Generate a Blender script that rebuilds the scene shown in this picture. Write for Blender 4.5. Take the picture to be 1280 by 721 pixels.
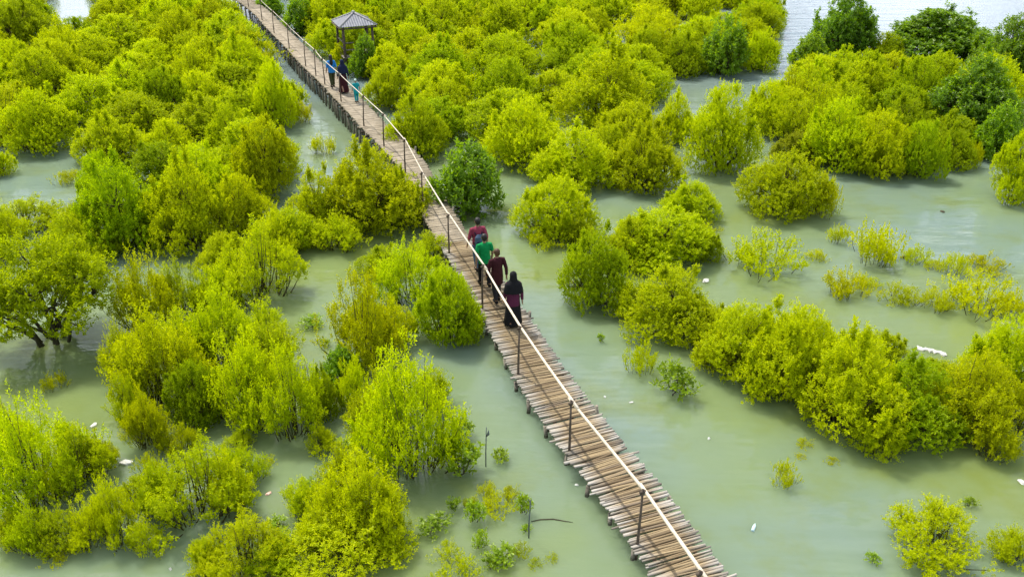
import bpy, bmesh, math, random
import numpy as np
from mathutils import Vector, Matrix

# ------------------------------------------------------------------ camera, sky, sun, exposure
for o in list(bpy.data.objects):
    bpy.data.objects.remove(o)
scene = bpy.context.scene
C = scene.collection
F_PX, PITCH, CAM_H = 1108.0, math.radians(28.0), 12.5
cd = bpy.data.cameras.new('camera')
cam = bpy.data.objects.new('camera', cd)
C.objects.link(cam)
cd.sensor_width = 36.0
cd.lens = F_PX / 1280.0 * 36.0
cd.clip_start, cd.clip_end = 0.1, 20000.0
cam.location = (0, 0, CAM_H)
cam.rotation_euler = (math.pi / 2 - PITCH, 0, 0)
scene.camera = cam

SUN_EL = math.radians(62.0)
SUN_AZ = math.radians(-40.0)            # clockwise from +Y: the sun stands beyond the scene, to the left
world = bpy.data.worlds.new('World')
scene.world = world
world.use_nodes = True
wn = world.node_tree
bg = wn.nodes['Background']
sky = wn.nodes.new('ShaderNodeTexSky')
sky.sky_type = 'NISHITA'
sky.sun_disc = False
sky.sun_elevation = SUN_EL
sky.sun_rotation = SUN_AZ
sky.air_density = 1.0
sky.dust_density = 4.0
sky.ozone_density = 1.0
wtc = wn.nodes.new('ShaderNodeTexCoord')
wsx = wn.nodes.new('ShaderNodeSeparateXYZ'); wn.links.new(wtc.outputs['Generated'], wsx.inputs[0])
wz = wn.nodes.new('ShaderNodeMath'); wz.operation = 'ADD'; wz.inputs[1].default_value = 0.12
wab = wn.nodes.new('ShaderNodeMath'); wab.operation = 'ABSOLUTE'; wn.links.new(wsx.outputs[2], wab.inputs[0]); wn.links.new(wab.outputs[0], wz.inputs[0])
wdx = wn.nodes.new('ShaderNodeMath'); wdx.operation = 'DIVIDE'; wn.links.new(wsx.outputs[0], wdx.inputs[0]); wn.links.new(wz.outputs[0], wdx.inputs[1])
wdy = wn.nodes.new('ShaderNodeMath'); wdy.operation = 'DIVIDE'; wn.links.new(wsx.outputs[1], wdy.inputs[0]); wn.links.new(wz.outputs[0], wdy.inputs[1])
wcx = wn.nodes.new('ShaderNodeCombineXYZ'); wn.links.new(wdx.outputs[0], wcx.inputs[0]); wn.links.new(wdy.outputs[0], wcx.inputs[1])
wno = wn.nodes.new('ShaderNodeTexNoise'); wno.inputs['Scale'].default_value = 1.1; wno.inputs['Detail'].default_value = 6; wno.inputs['Roughness'].default_value = 0.55
wn.links.new(wcx.outputs[0], wno.inputs['Vector'])
wmr = wn.nodes.new('ShaderNodeMapRange'); wmr.interpolation_type = 'SMOOTHSTEP'
wmr.inputs[1].default_value = 0.45; wmr.inputs[2].default_value = 0.66; wmr.inputs[4].default_value = 0.9
wlo = wn.nodes.new('ShaderNodeMapRange'); wlo.inputs[1].default_value = 0.0; wlo.inputs[2].default_value = 0.55; wlo.inputs[3].default_value = 0.10; wlo.inputs[4].default_value = 0.0
wn.links.new(wab.outputs[0], wlo.inputs[0])                  # cloud banks pile up towards the horizon all round
wad = wn.nodes.new('ShaderNodeMath'); wad.operation = 'ADD'; wn.links.new(wno.outputs['Fac'], wad.inputs[0]); wn.links.new(wlo.outputs[0], wad.inputs[1])
wn.links.new(wad.outputs[0], wmr.inputs[0])
wmx = wn.nodes.new('ShaderNodeMix'); wmx.data_type = 'RGBA'
wn.links.new(wmr.outputs[0], wmx.inputs[0]); wn.links.new(sky.outputs[0], wmx.inputs[6])
wmx.inputs[7].default_value = (12.4, 13.2, 14.6, 1)            # sunlit fair-weather cloud
wn.links.new(wmx.outputs[2], bg.inputs[0])
bg.inputs[1].default_value = 0.15

sd = bpy.data.lights.new('sun', 'SUN')
sd.energy = 4.6
sd.angle = math.radians(0.5)
sd.color = (1.0, 0.95, 0.86)
sun = bpy.data.objects.new('sun', sd)
C.objects.link(sun)
to_sun = Vector((math.sin(SUN_AZ) * math.cos(SUN_EL), math.cos(SUN_AZ) * math.cos(SUN_EL), math.sin(SUN_EL)))
sun.rotation_euler = to_sun.to_track_quat('Z', 'Y').to_euler()
sun.location = (0, 30, 60)

scene.view_settings.view_transform = 'Standard'
scene.view_settings.look = 'None'
scene.view_settings.gamma = 1.0
scene.view_settings.exposure = 0.2

# ------------------------------------------------------------------ helpers
SP, CP = math.sin(PITCH), math.cos(PITCH)

def at(px, py, z=0.0):
    """ground position that the photograph shows at a pixel (1280 x 721), on the level z"""
    u = (px - 640.0) / F_PX
    v = (py - 360.5) / F_PX
    dy, dz = CP - v * SP, -SP - v * CP
    t = (CAM_H - z) / -dz
    return Vector((u * t, dy * t, z))

def link(o, parent=None):
    C.objects.link(o)
    if parent is not None:
        o.parent = parent
    return o

def tag(o, label=None, cat=None, group=None, kind=None):
    if label: o['label'] = label
    if cat: o['category'] = cat
    if group: o['group'] = group
    if kind: o['kind'] = kind
    return o

def empty(name, loc, rz=0.0):
    o = bpy.data.objects.new(name, None)
    o.empty_display_size = 0.2
    o.location = loc
    o.rotation_euler = (0, 0, rz)
    return link(o)

def mesh_np(name, verts, faces, mat, smooth=False):
    me = bpy.data.meshes.new(name)
    verts = np.asarray(verts, dtype=np.float32)
    faces = np.asarray(faces, dtype=np.int32)
    n, k = faces.shape
    me.vertices.add(len(verts)); me.vertices.foreach_set('co', verts.ravel())
    me.loops.add(n * k); me.loops.foreach_set('vertex_index', faces.ravel())
    me.polygons.add(n)
    me.polygons.foreach_set('loop_start', np.arange(0, n * k, k, dtype=np.int32))
    me.polygons.foreach_set('use_smooth', np.full(n, smooth))
    me.update(calc_edges=True)
    me.materials.append(mat)
    return me

class MB:
    """collects tubes, boxes and lathes, then makes one mesh"""
    def __init__(self): self.v, self.f = [], []
    def tube(self, pts, radii, n=8, cap=True, ell=None):
        pts = [Vector(p) for p in pts]
        base = len(self.v)
        prev = None
        for i, p in enumerate(pts):
            a = pts[min(i + 1, len(pts) - 1)] - pts[max(i - 1, 0)]
            if a.length < 1e-9: a = Vector((0, 0, 1))
            a.normalize()
            if prev is None:
                s = Vector((1, 0, 0)) if abs(a.x) < 0.9 else Vector((0, 1, 0))
            else:
                s = prev
            s = (s - a * s.dot(a)).normalized()
            prev = s
            t = a.cross(s)
            r = radii[i]
            rx, ry = r if isinstance(r, tuple) else (r, r)
            for k in range(n):
                th = 2 * math.pi * k / n
                self.v.append(p + s * (rx * math.cos(th)) + t * (ry * math.sin(th)))
        for i in range(len(pts) - 1):
            for k in range(n):
                k2 = (k + 1) % n
                self.f.append((base + i * n + k, base + i * n + k2, base + (i + 1) * n + k2, base + (i + 1) * n + k))
        if cap:
            self.f.append(tuple(base + k for k in reversed(range(n))))
            e = base + (len(pts) - 1) * n
            self.f.append(tuple(e + k for k in range(n)))
        return self
    def ellipsoid(self, c, r, nu=12, nv=8):
        c = Vector(c); base = len(self.v)
        for j in range(1, nv):
            ph = math.pi * j / nv
            for k in range(nu):
                th = 2 * math.pi * k / nu
                self.v.append(c + Vector((r[0] * math.sin(ph) * math.cos(th), r[1] * math.sin(ph) * math.sin(th), r[2] * math.cos(ph))))
        top, bot = len(self.v), len(self.v) + 1
        self.v.append(c + Vector((0, 0, r[2]))); self.v.append(c - Vector((0, 0, r[2])))
        for j in range(nv - 2):
            for k in range(nu):
                k2 = (k + 1) % nu
                self.f.append((base + j * nu + k, base + (j + 1) * nu + k, base + (j + 1) * nu + k2, base + j * nu + k2))
        for k in range(nu):
            k2 = (k + 1) % nu
            self.f.append((top, base + k, base + k2))
            e = base + (nv - 2) * nu
            self.f.append((bot, e + k2, e + k))
        return self
    def box(self, lo, hi, m=None):
        b = len(self.v)
        for z in (lo[2], hi[2]):
            for (x, y) in ((lo[0], lo[1]), (hi[0], lo[1]), (hi[0], hi[1]), (lo[0], hi[1])):
                p = Vector((x, y, z)); self.v.append(m @ p if m else p)
        for q in ((0, 3, 2, 1), (4, 5, 6, 7), (0, 1, 5, 4), (1, 2, 6, 5), (2, 3, 7, 6), (3, 0, 4, 7)):
            self.f.append(tuple(b + i for i in q))
        return self
    def mesh(self, name, mat, smooth=True):
        me = bpy.data.meshes.new(name)
        me.from_pydata([tuple(p) for p in self.v], [], self.f)
        me.polygons.foreach_set('use_smooth', [smooth] * len(me.polygons))
        me.materials.append(mat); me.update()
        return me
    def build(self, name, mat, parent=None, smooth=True, loc=(0, 0, 0)):
        o = bpy.data.objects.new(name, self.mesh(name, mat, smooth))
        o.location = loc
        return link(o, parent)

# ------------------------------------------------------------------ materials
def new_mat(name):
    m = bpy.data.materials.new(name); m.use_nodes = True
    nt = m.node_tree
    return m, nt, nt.nodes['Principled BSDF'], nt.nodes['Material Output']

def ramp(nt, stops, interp='LINEAR'):
    r = nt.nodes.new('ShaderNodeValToRGB')
    r.color_ramp.interpolation = interp
    els = r.color_ramp.elements
    while len(els) < len(stops): els.new(0.5)
    for e, (p, c) in zip(els, stops):
        e.position = p; e.color = (*c, 1)
    return r

def noise(nt, scale, detail=3.0, rough=0.5, coord='Object', stretch=None, vec=None):
    n = nt.nodes.new('ShaderNodeTexNoise')
    n.inputs['Scale'].default_value = scale
    n.inputs['Detail'].default_value = detail
    n.inputs['Roughness'].default_value = rough
    tc = nt.nodes.new('ShaderNodeTexCoord')
    src = tc.outputs[coord]
    if stretch:
        mp = nt.nodes.new('ShaderNodeMapping')
        mp.inputs['Scale'].default_value = stretch
        nt.links.new(src, mp.inputs['Vector']); src = mp.outputs[0]
    nt.links.new(src, n.inputs['Vector'])
    return n

def plain(name, c1, c2, scale=20.0, rough=0.8, bump=0.2, spec=0.3, rnd=0.0):
    m, nt, p, out = new_mat(name)
    n = noise(nt, scale, 4.0, 0.6)
    r = ramp(nt, [(0.3, c1), (0.7, c2)])
    nt.links.new(n.outputs['Fac'], r.inputs[0])
    col = r.outputs[0]
    if rnd:
        oi = nt.nodes.new('ShaderNodeObjectInfo')
        hs = nt.nodes.new('ShaderNodeHueSaturation')
        mr = nt.nodes.new('ShaderNodeMapRange')
        mr.inputs[3].default_value = 1 - rnd; mr.inputs[4].default_value = 1 + rnd
        nt.links.new(oi.outputs['Random'], mr.inputs[0])
        nt.links.new(mr.outputs[0], hs.inputs['Value'])
        nt.links.new(col, hs.inputs['Color']); col = hs.outputs[0]
    nt.links.new(col, p.inputs['Base Color'])
    p.inputs['Roughness'].default_value = rough
    p.inputs['Specular IOR Level'].default_value = spec
    if bump:
        b = nt.nodes.new('ShaderNodeBump')
        b.inputs['Strength'].default_value = bump; b.inputs['Distance'].default_value = 0.01
        nt.links.new(n.outputs['Fac'], b.inputs['Height']); nt.links.new(b.outputs[0], p.inputs['Normal'])
    return m

def leaf_mat(name, dark, mid, light, trans, tmix=0.5, gloss=0.04):
    m, nt, p, out = new_mat(name)
    nt.nodes.remove(p)
    geo = nt.nodes.new('ShaderNodeNewGeometry')
    oi = nt.nodes.new('ShaderNodeObjectInfo')
    r = ramp(nt, [(0.0, dark), (0.5, mid), (1.0, light)])
    nt.links.new(geo.outputs['Random Per Island'], r.inputs[0])
    mul = nt.nodes.new('ShaderNodeMix'); mul.data_type = 'RGBA'; mul.blend_type = 'MULTIPLY'
    mul.inputs[0].default_value = 1.0
    nt.links.new(r.outputs[0], mul.inputs[6]); nt.links.new(oi.outputs['Color'], mul.inputs[7])
    d = nt.nodes.new('ShaderNodeBsdfDiffuse'); nt.links.new(mul.outputs[2], d.inputs[0])
    mt = nt.nodes.new('ShaderNodeMix'); mt.data_type = 'RGBA'; mt.blend_type = 'MULTIPLY'
    mt.inputs[0].default_value = 1.0
    mt.inputs[6].default_value = (*trans, 1); nt.links.new(oi.outputs['Color'], mt.inputs[7])
    t = nt.nodes.new('ShaderNodeBsdfTranslucent'); nt.links.new(mt.outputs[2], t.inputs[0])
    mx = nt.nodes.new('ShaderNodeMixShader'); mx.inputs[0].default_value = tmix
    nt.links.new(d.outputs[0], mx.inputs[1]); nt.links.new(t.outputs[0], mx.inputs[2])
    g = nt.nodes.new('ShaderNodeBsdfGlossy'); g.inputs['Roughness'].default_value = 0.45
    g.inputs['Color'].default_value = (1, 1, 0.8, 1)
    m2 = nt.nodes.new('ShaderNodeMixShader'); m2.inputs[0].default_value = gloss
    nt.links.new(mx.outputs[0], m2.inputs[1]); nt.links.new(g.outputs[0], m2.inputs[2])
    nt.links.new(m2.outputs[0], out.inputs['Surface'])
    return m

LEAF_BRIGHT = leaf_mat('leaf_bright', (0.18, 0.25, 0.001), (0.325, 0.395, 0.001), (0.48, 0.54, 0.002), (0.66, 0.75, 0.001), 0.52, 0.006)
LEAF_DARK = leaf_mat('leaf_deep_green', (0.08, 0.15, 0.002), (0.13, 0.24, 0.002), (0.22, 0.36, 0.003), (0.36, 0.54, 0.002), 0.5, 0.03)
BARK = plain('bark', (0.045, 0.042, 0.012), (0.09, 0.08, 0.028), 14, 0.9, 0.5)
BARK_DARK = plain('bark_wet', (0.028, 0.025, 0.014), (0.07, 0.06, 0.032), 14, 0.8, 0.5)

def water_mat():
    m, nt, p, out = new_mat('water')
    n1 = noise(nt, 0.085, 4.0, 0.55)
    r1 = ramp(nt, [(0.36, (0.148, 0.194, 0.060)), (0.48, (0.142, 0.194, 0.090)), (0.60, (0.136, 0.192, 0.150))])
    nt.links.new(n1.outputs['Fac'], r1.inputs[0])
    n2 = noise(nt, 0.32, 5.0, 0.6)                         # drowned weed and silt clouds
    r2 = ramp(nt, [(0.52, (0, 0, 0)), (0.72, (1, 1, 1))])
    nt.links.new(n2.outputs['Fac'], r2.inputs[0])
    mx = nt.nodes.new('ShaderNodeMix'); mx.data_type = 'RGBA'
    sc = nt.nodes.new('ShaderNodeMath'); sc.operation = 'MULTIPLY'; sc.inputs[1].default_value = 0.75
    nt.links.new(r2.outputs[0], sc.inputs[0])
    nt.links.new(sc.outputs[0], mx.inputs[0])
    nt.links.new(r1.outputs[0], mx.inputs[6]); mx.inputs[7].default_value = (0.130, 0.162, 0.028, 1)
    # base colour blends from the green mix to grey-blue with distance along Y
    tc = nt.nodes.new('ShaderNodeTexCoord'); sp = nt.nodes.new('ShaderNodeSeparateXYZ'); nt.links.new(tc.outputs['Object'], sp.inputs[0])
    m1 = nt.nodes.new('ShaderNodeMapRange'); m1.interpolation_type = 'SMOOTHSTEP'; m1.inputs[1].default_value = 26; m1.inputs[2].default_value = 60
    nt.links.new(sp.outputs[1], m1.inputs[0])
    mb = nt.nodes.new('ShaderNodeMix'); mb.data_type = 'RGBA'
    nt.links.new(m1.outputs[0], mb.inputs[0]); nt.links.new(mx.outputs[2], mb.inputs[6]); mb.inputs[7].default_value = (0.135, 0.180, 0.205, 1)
    nt.links.new(mb.outputs[2], p.inputs['Base Color'])
    p.inputs['Roughness'].default_value = 0.06
    p.subsurface_method = 'BURLEY'
    p.inputs['Subsurface Weight'].default_value = 1.0
    p.inputs['Subsurface Radius'].default_value = (1.0, 1.0, 0.9)
    p.inputs['Subsurface Scale'].default_value = 0.8
    p.inputs['IOR'].default_value = 1.33
    p.inputs['Specular IOR Level'].default_value = 0.5
    # ripples: a fine one and a longer, wind-drawn one
    w1 = noise(nt, 5.0, 3.0, 0.55, stretch=(0.55, 1.5, 1))
    w2 = noise(nt, 0.9, 2.0, 0.5, stretch=(0.5, 1.6, 1))
    patch = noise(nt, 0.12, 2.0, 0.5)
    pr = ramp(nt, [(0.42, (0.12, 0.12, 0.12)), (0.62, (1, 1, 1))])
    nt.links.new(patch.outputs['Fac'], pr.inputs[0])
    b1 = nt.nodes.new('ShaderNodeBump'); b1.inputs['Distance'].default_value = 0.012
    nt.links.new(pr.outputs[0], b1.inputs['Strength'])
    nt.links.new(w1.outputs['Fac'], b1.inputs['Height'])
    b2 = nt.nodes.new('ShaderNodeBump'); b2.inputs['Distance'].default_value = 0.07; b2.inputs['Strength'].default_value = 0.7
    nt.links.new(w2.outputs['Fac'], b2.inputs['Height'])
    nt.links.new(b1.outputs[0], b2.inputs['Normal'])
    nt.links.new(b2.outputs[0], p.inputs['Normal'])
    return m

def bamboo_mat():
    """cross poles: tan where feet pass, bleached grey-white towards both ends"""
    m, nt, p, out = new_mat('bamboo_slat')
    tc = nt.nodes.new('ShaderNodeTexCoord')
    oi = nt.nodes.new('ShaderNodeObjectInfo')
    sx = nt.nodes.new('ShaderNodeSeparateXYZ'); nt.links.new(tc.outputs['Object'], sx.inputs[0])
    n = noise(nt, 9.0, 4.0, 0.6, stretch=(0.25, 3, 3))
    # distance from the walked strip
    a = nt.nodes.new('ShaderNodeMath'); a.operation = 'ADD'; a.inputs[1].default_value = -0.02
    nt.links.new(sx.outputs[0], a.inputs[0])
    ab = nt.nodes.new('ShaderNodeMath'); ab.operation = 'ABSOLUTE'; nt.links.new(a.outputs[0], ab.inputs[0])
    nn = nt.nodes.new('ShaderNodeMath'); nn.operation = 'MULTIPLY_ADD'; nn.inputs[1].default_value = 0.22; nn.inputs[2].default_value = -0.11
    nt.links.new(n.outputs['Fac'], nn.inputs[0])
    s = nt.nodes.new('ShaderNodeMath'); s.operation = 'ADD'
    nt.links.new(ab.outputs[0], s.inputs[0]); nt.links.new(nn.outputs[0], s.inputs[1])
    wr = nt.nodes.new('ShaderNodeMapRange'); wr.inputs[1].default_value = 0.22; wr.inputs[2].default_value = 0.48
    nt.links.new(s.outputs[0], wr.inputs[0])
    tan = ramp(nt, [(0.0, (0.14, 0.10, 0.055)), (0.35, (0.25, 0.185, 0.10)), (0.7, (0.34, 0.26, 0.145)), (1.0, (0.19, 0.145, 0.095))])
    grey = ramp(nt, [(0.0, (0.17, 0.15, 0.12)), (0.4, (0.31, 0.285, 0.24)), (1.0, (0.47, 0.44, 0.39))])
    nt.links.new(oi.outputs['Random'], tan.inputs[0]); nt.links.new(oi.outputs['Random'], grey.inputs[0])
    mx = nt.nodes.new('ShaderNodeMix'); mx.data_type = 'RGBA'
    nt.links.new(wr.outputs[0], mx.inputs[0]); nt.links.new(tan.outputs[0], mx.inputs[6]); nt.links.new(grey.outputs[0], mx.inputs[7])
    st = ramp(nt, [(0.25, (0.55, 0.55, 0.55)), (0.6, (1.1, 1.1, 1.1))])
    nt.links.new(n.outputs['Fac'], st.inputs[0])
    mu = nt.nodes.new('ShaderNodeMix'); mu.data_type = 'RGBA'; mu.blend_type = 'MULTIPLY'; mu.inputs[0].default_value = 0.8
    nt.links.new(mx.outputs[2], mu.inputs[6]); nt.links.new(st.outputs[0], mu.inputs[7])
    nt.links.new(mu.outputs[2], p.inputs['Base Color'])
    p.inputs['Roughness'].default_value = 0.7
    p.inputs['Specular IOR Level'].default_value = 0.25
    return m

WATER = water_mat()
BAMBOO = bamboo_mat()
BAMBOO_FAR = plain('bamboo_far', (0.23, 0.19, 0.13), (0.40, 0.34, 0.25), 3.0, 0.8, 0.3)
RAIL = plain('pale_bamboo', (0.50, 0.42, 0.31), (0.68, 0.61, 0.49), 6, 0.55, 0.1, 0.3, 0.1)
POST = plain('dark_pole', (0.055, 0.042, 0.032), (0.13, 0.10, 0.075), 16, 0.85, 0.4, 0.2, 0.25)
PILE = plain('grey_pile', (0.09, 0.085, 0.065), (0.28, 0.25, 0.20), 8, 0.9, 0.4, 0.2, 0.35)

# ------------------------------------------------------------------ the setting: one sheet of shallow water to the horizon
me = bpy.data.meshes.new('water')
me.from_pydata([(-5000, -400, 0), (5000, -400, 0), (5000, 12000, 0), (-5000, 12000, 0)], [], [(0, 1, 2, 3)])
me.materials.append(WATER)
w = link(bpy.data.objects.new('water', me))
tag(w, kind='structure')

# ------------------------------------------------------------------ boardwalk
CENTRE = [(905, 775), (874, 730), (846, 690), (780, 600), (748, 562), (687, 480), (641, 407), (605, 350), (570, 300), (537, 245),
          (514, 203), (472, 160), (440, 127), (414, 101), (388, 77), (366, 54), (344, 33), (326, 14), (300, -4), (262, -22), (220, -40)]

def deck_z(py):
    t = min(1.0, max(0.0, (320 - py) / 170.0))
    return 0.42 + 0.55 * t * t * (3 - 2 * t)

pts = [at(x, y, deck_z(y)) for x, y in CENTRE]
def catmull(P, n=16):
    out = []
    for i in range(len(P) - 1):
        p0, p1, p2, p3 = P[max(i - 1, 0)], P[i], P[i + 1], P[min(i + 2, len(P) - 1)]
        for k in range(n):
            t = k / n
            out.append(0.5 * ((2 * p1) + (p2 - p0) * t + (2 * p0 - 5 * p1 + 4 * p2 - p3) * t * t + (3 * p1 - p0 - 3 * p2 + p3) * t ** 3))
    out.append(P[-1].copy())
    return out
PATH = catmull(pts)
CUM = [0.0]
for a, b in zip(PATH[:-1], PATH[1:]): CUM.append(CUM[-1] + (b - a).length)
LEN = CUM[-1]

def on_path(s):
    s = min(max(s, 0.0), LEN - 1e-4)
    i = int(np.searchsorted(CUM, s, side='right')) - 1
    i = min(i, len(PATH) - 2)
    t = (s - CUM[i]) / max(CUM[i + 1] - CUM[i], 1e-6)
    p = PATH[i].lerp(PATH[i + 1], t)
    j0, j1 = max(i - 6, 0), min(i + 7, len(PATH) - 1)
    d = (PATH[j1] - PATH[j0]); d.normalize()
    side = Vector((d.y, -d.x, 0)).normalized()          # to the right of the walking direction
    return p, d, side

def s_at(px, py):
    q = at(px, py, deck_z(py))
    return CUM[min(range(len(PATH)), key=lambda i: (PATH[i] - q).length)]

def half_width(s):
    return 0.67 if s < 7 else 0.67 - 0.13 * min(1, (s - 7) / 9)

rnd = random.Random(7)
ROOT = Vector((PATH[0].x, PATH[0].y, 0))
bw = empty('boardwalk', ROOT)
tag(bw, 'long bamboo boardwalk on stilts with one pale handrail, winding through the flooded mangroves', 'boardwalk')

slat_meshes = []
for k in range(8):
    r = 0.018 + 0.018 * k / 7; L = 1.0
    mb = MB()
    n = 7; P, R = [], []
    bend = rnd.uniform(-0.012, 0.012); wob = rnd.uniform(0, 6)
    for i in range(n):
        x = -0.5 * L + L * i / (n - 1)
        P.append((x, bend * math.sin(math.pi * i / (n - 1)) + 0.004 * math.sin(wob + i), 0))
        R.append((r * (1 - 0.12 * i / (n - 1)) * (1.06 if i in (2, 4) else 1.0)) * (1.0))
    mb.tube(P, R, n=7)
    slat_meshes.append(mb.mesh('slat', BAMBOO))
s = 0.0; count = 0
far = MB()
while s < LEN - 0.2:
    p, d, side = on_path(s)
    hw = half_width(s)
    l = 2 * hw * rnd.uniform(0.97, 1.04)
    off = rnd.gauss(-0.03, 0.022)
    if rnd.random() < 0.03: off += rnd.choice((-1, 1)) * 0.13
    yaw = math.atan2(side.y, side.x) + rnd.gauss(0, 0.035)
    zj = rnd.uniform(-0.012, 0.012)
    if count < 300:
        o = bpy.data.objects.new('slat', rnd.choice(slat_meshes))
        flip = rnd.choice((0, math.pi))
        o.location = p + side * off + Vector((0, 0, zj - 0.045)) - ROOT
        o.rotation_euler = (rnd.uniform(0, 6.28), math.atan2(0, 1) + rnd.gauss(0, 0.012), yaw + flip)
        o.scale = (l, 1, 1)
        link(o, bw)
        s += rnd.uniform(0.046, 0.062)
    else:
        a = p + side * (off - l / 2) - ROOT; b = p + side * (off + l / 2) - ROOT
        z = Vector((0, 0, zj - 0.045))
        far.tube([a + z, b + z], [0.038, 0.034], n=5)
        s += rnd.uniform(0.07, 0.09)
    count += 1
o = far.build('slats_far', BAMBOO_FAR, bw); tag(o, kind='stuff')

# stringers under the slats, three lines of long poles
for q in (-0.4, 0.02, 0.4):
    s0 = 0.0
    while s0 < LEN - 1:
        L = rnd.uniform(5.2, 6.4); s1 = min(s0 + L, LEN - 0.01)
        P = []
        for i in range(9):
            p, d, side = on_path(s0 + (s1 - s0) * i / 8)
            P.append(p + side * (q + rnd.uniform(-0.015, 0.015)) + Vector((0, 0, -0.14 + rnd.uniform(-0.004, 0.004))) - ROOT)
        mb = MB(); mb.tube(P, [0.045] * 9, n=6)
        mb.build('stringer', POST if q < 0.3 else PILE, bw)
        s0 = s1 - 0.25
# piles and cross bearers
pile_meshes = []
for k in range(5):
    mb = MB(); H = 1.0
    mb.tube([(0, 0, -0.5), (rnd.uniform(-.02, .02), rnd.uniform(-.02, .02), 0.3), (rnd.uniform(-.03, .03), rnd.uniform(-.03, .03), 1.0)], [0.05, 0.047, 0.04], n=7)
    pile_meshes.append(mb.mesh('pile', PILE))
bearer_mesh = MB().tube([(-0.62, 0, 0), (0, 0, 0.01), (0.62, 0, 0)], [0.045, 0.048, 0.042], n=7).mesh('bearer', POST)
s = 0.4
s_far0, s_far1 = s_at(478, 165), s_at(366, 54)
while s < LEN:
    p, d, side = on_path(s)
    hw = half_width(s) - 0.03
    b = bpy.data.objects.new('bearer', bearer_mesh)
    b.location = p + Vector((0, 0, -0.235)) - ROOT
    b.rotation_euler = (0, 0, math.atan2(side.y, side.x))
    link(b, bw)
    for sg in (-1, 1):
        o = bpy.data.objects.new('pile', rnd.choice(pile_meshes))
        q = p + side * sg * (hw + rnd.uniform(-0.02, 0.06))
        topz = p.z - (0.10 if rnd.random() < 0.55 else rnd.uniform(-0.16, 0.05)) if sg > 0 else p.z - 0.1 + rnd.uniform(-0.06, 0.04)
        o.location = Vector((q.x, q.y, 0)) - ROOT
        o.scale = (1, 1, topz); o.rotation_euler = (rnd.gauss(0, 0.04), rnd.gauss(0, 0.04), rnd.uniform(0, 6.28))
        link(o, bw)
    s += rnd.uniform(0.8, 1.1) if s < s_far0 else rnd.uniform(0.42, 0.65) if s < s_far1 else rnd.uniform(1.0, 1.4)
# rail posts (foot on the left edge of the deck) and the pale rail
POSTS = [(868, 790), (792, 681), (712, 563), (638, 467), (592, 384), (556, 317), (526, 262), (503, 217), (473, 183), (446, 157), (422, 128), (400, 106), (388, 95), (371, 84), (352, 62), (336, 42), (322, 26), (306, 10), (282, -4), (250, -20)]
tops = []
for i, (x, y) in enumerate(POSTS):
    s0 = s_at(x + 18, y)
    q0 = at(x, y, deck_z(y))
    i0 = min(range(len(PATH)), key=lambda i: (PATH[i] - q0).length)
    p, d, side = on_path(CUM[i0])
    f = p - side * (half_width(CUM[i0]) - 0.09)
    h = 1.24 + rnd.uniform(-0.04, 0.05)
    lean = Vector((rnd.uniform(-0.02, 0.06), rnd.uniform(-0.05, 0.05), 0))
    top = f + lean + Vector((0, 0, h))
    mb = MB()
    mb.tube([Vector((f.x, f.y, -0.5)) - ROOT, f - ROOT + Vector((0.01, 0, 0.3)), (f + top) / 2 - ROOT + Vector((rnd.uniform(-.015, .015), 0, 0)), top + Vector((0, 0, 0.07)) - ROOT], [0.032, 0.028, 0.025, 0.021], n=8)
    mb.build('rail_post', POST, bw)
    tops.append(top)
for i in range(len(tops) - 1):
    a, b = tops[i], tops[i + 1]
    ext = (b - a).normalized() * 0.22
    off = Vector((0.055, 0.0, 0.012 * (-1) ** i))
    P = []
    sag = rnd.uniform(0.0, 0.03)
    for k in range(7):
        t = k / 6
        P.append((a - ext).lerp(b + ext, t) + off + Vector((0.008 * math.sin(3 * t + i), 0, -sag * math.sin(math.pi * t))) - ROOT)
    MB().tube(P, [max(0.019, 0.036 - 0.002 * i) - 0.0008 * k for k in range(7)], n=8).build('handrail', RAIL, bw)
for i, t in enumerate(tops):                         # lashings where rail and post meet
    MB().tube([t - ROOT + Vector((-0.05, 0, -0.03)), t - ROOT + Vector((0.03, 0, 0.02)), t - ROOT + Vector((0.1, 0, -0.02))], [0.03, 0.04, 0.03], n=8).build('lashing', POST, bw)

# ------------------------------------------------------------------ mangroves: prototypes
def unit(a): return a / np.maximum(np.linalg.norm(a, axis=-1, keepdims=True), 1e-9)

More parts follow.
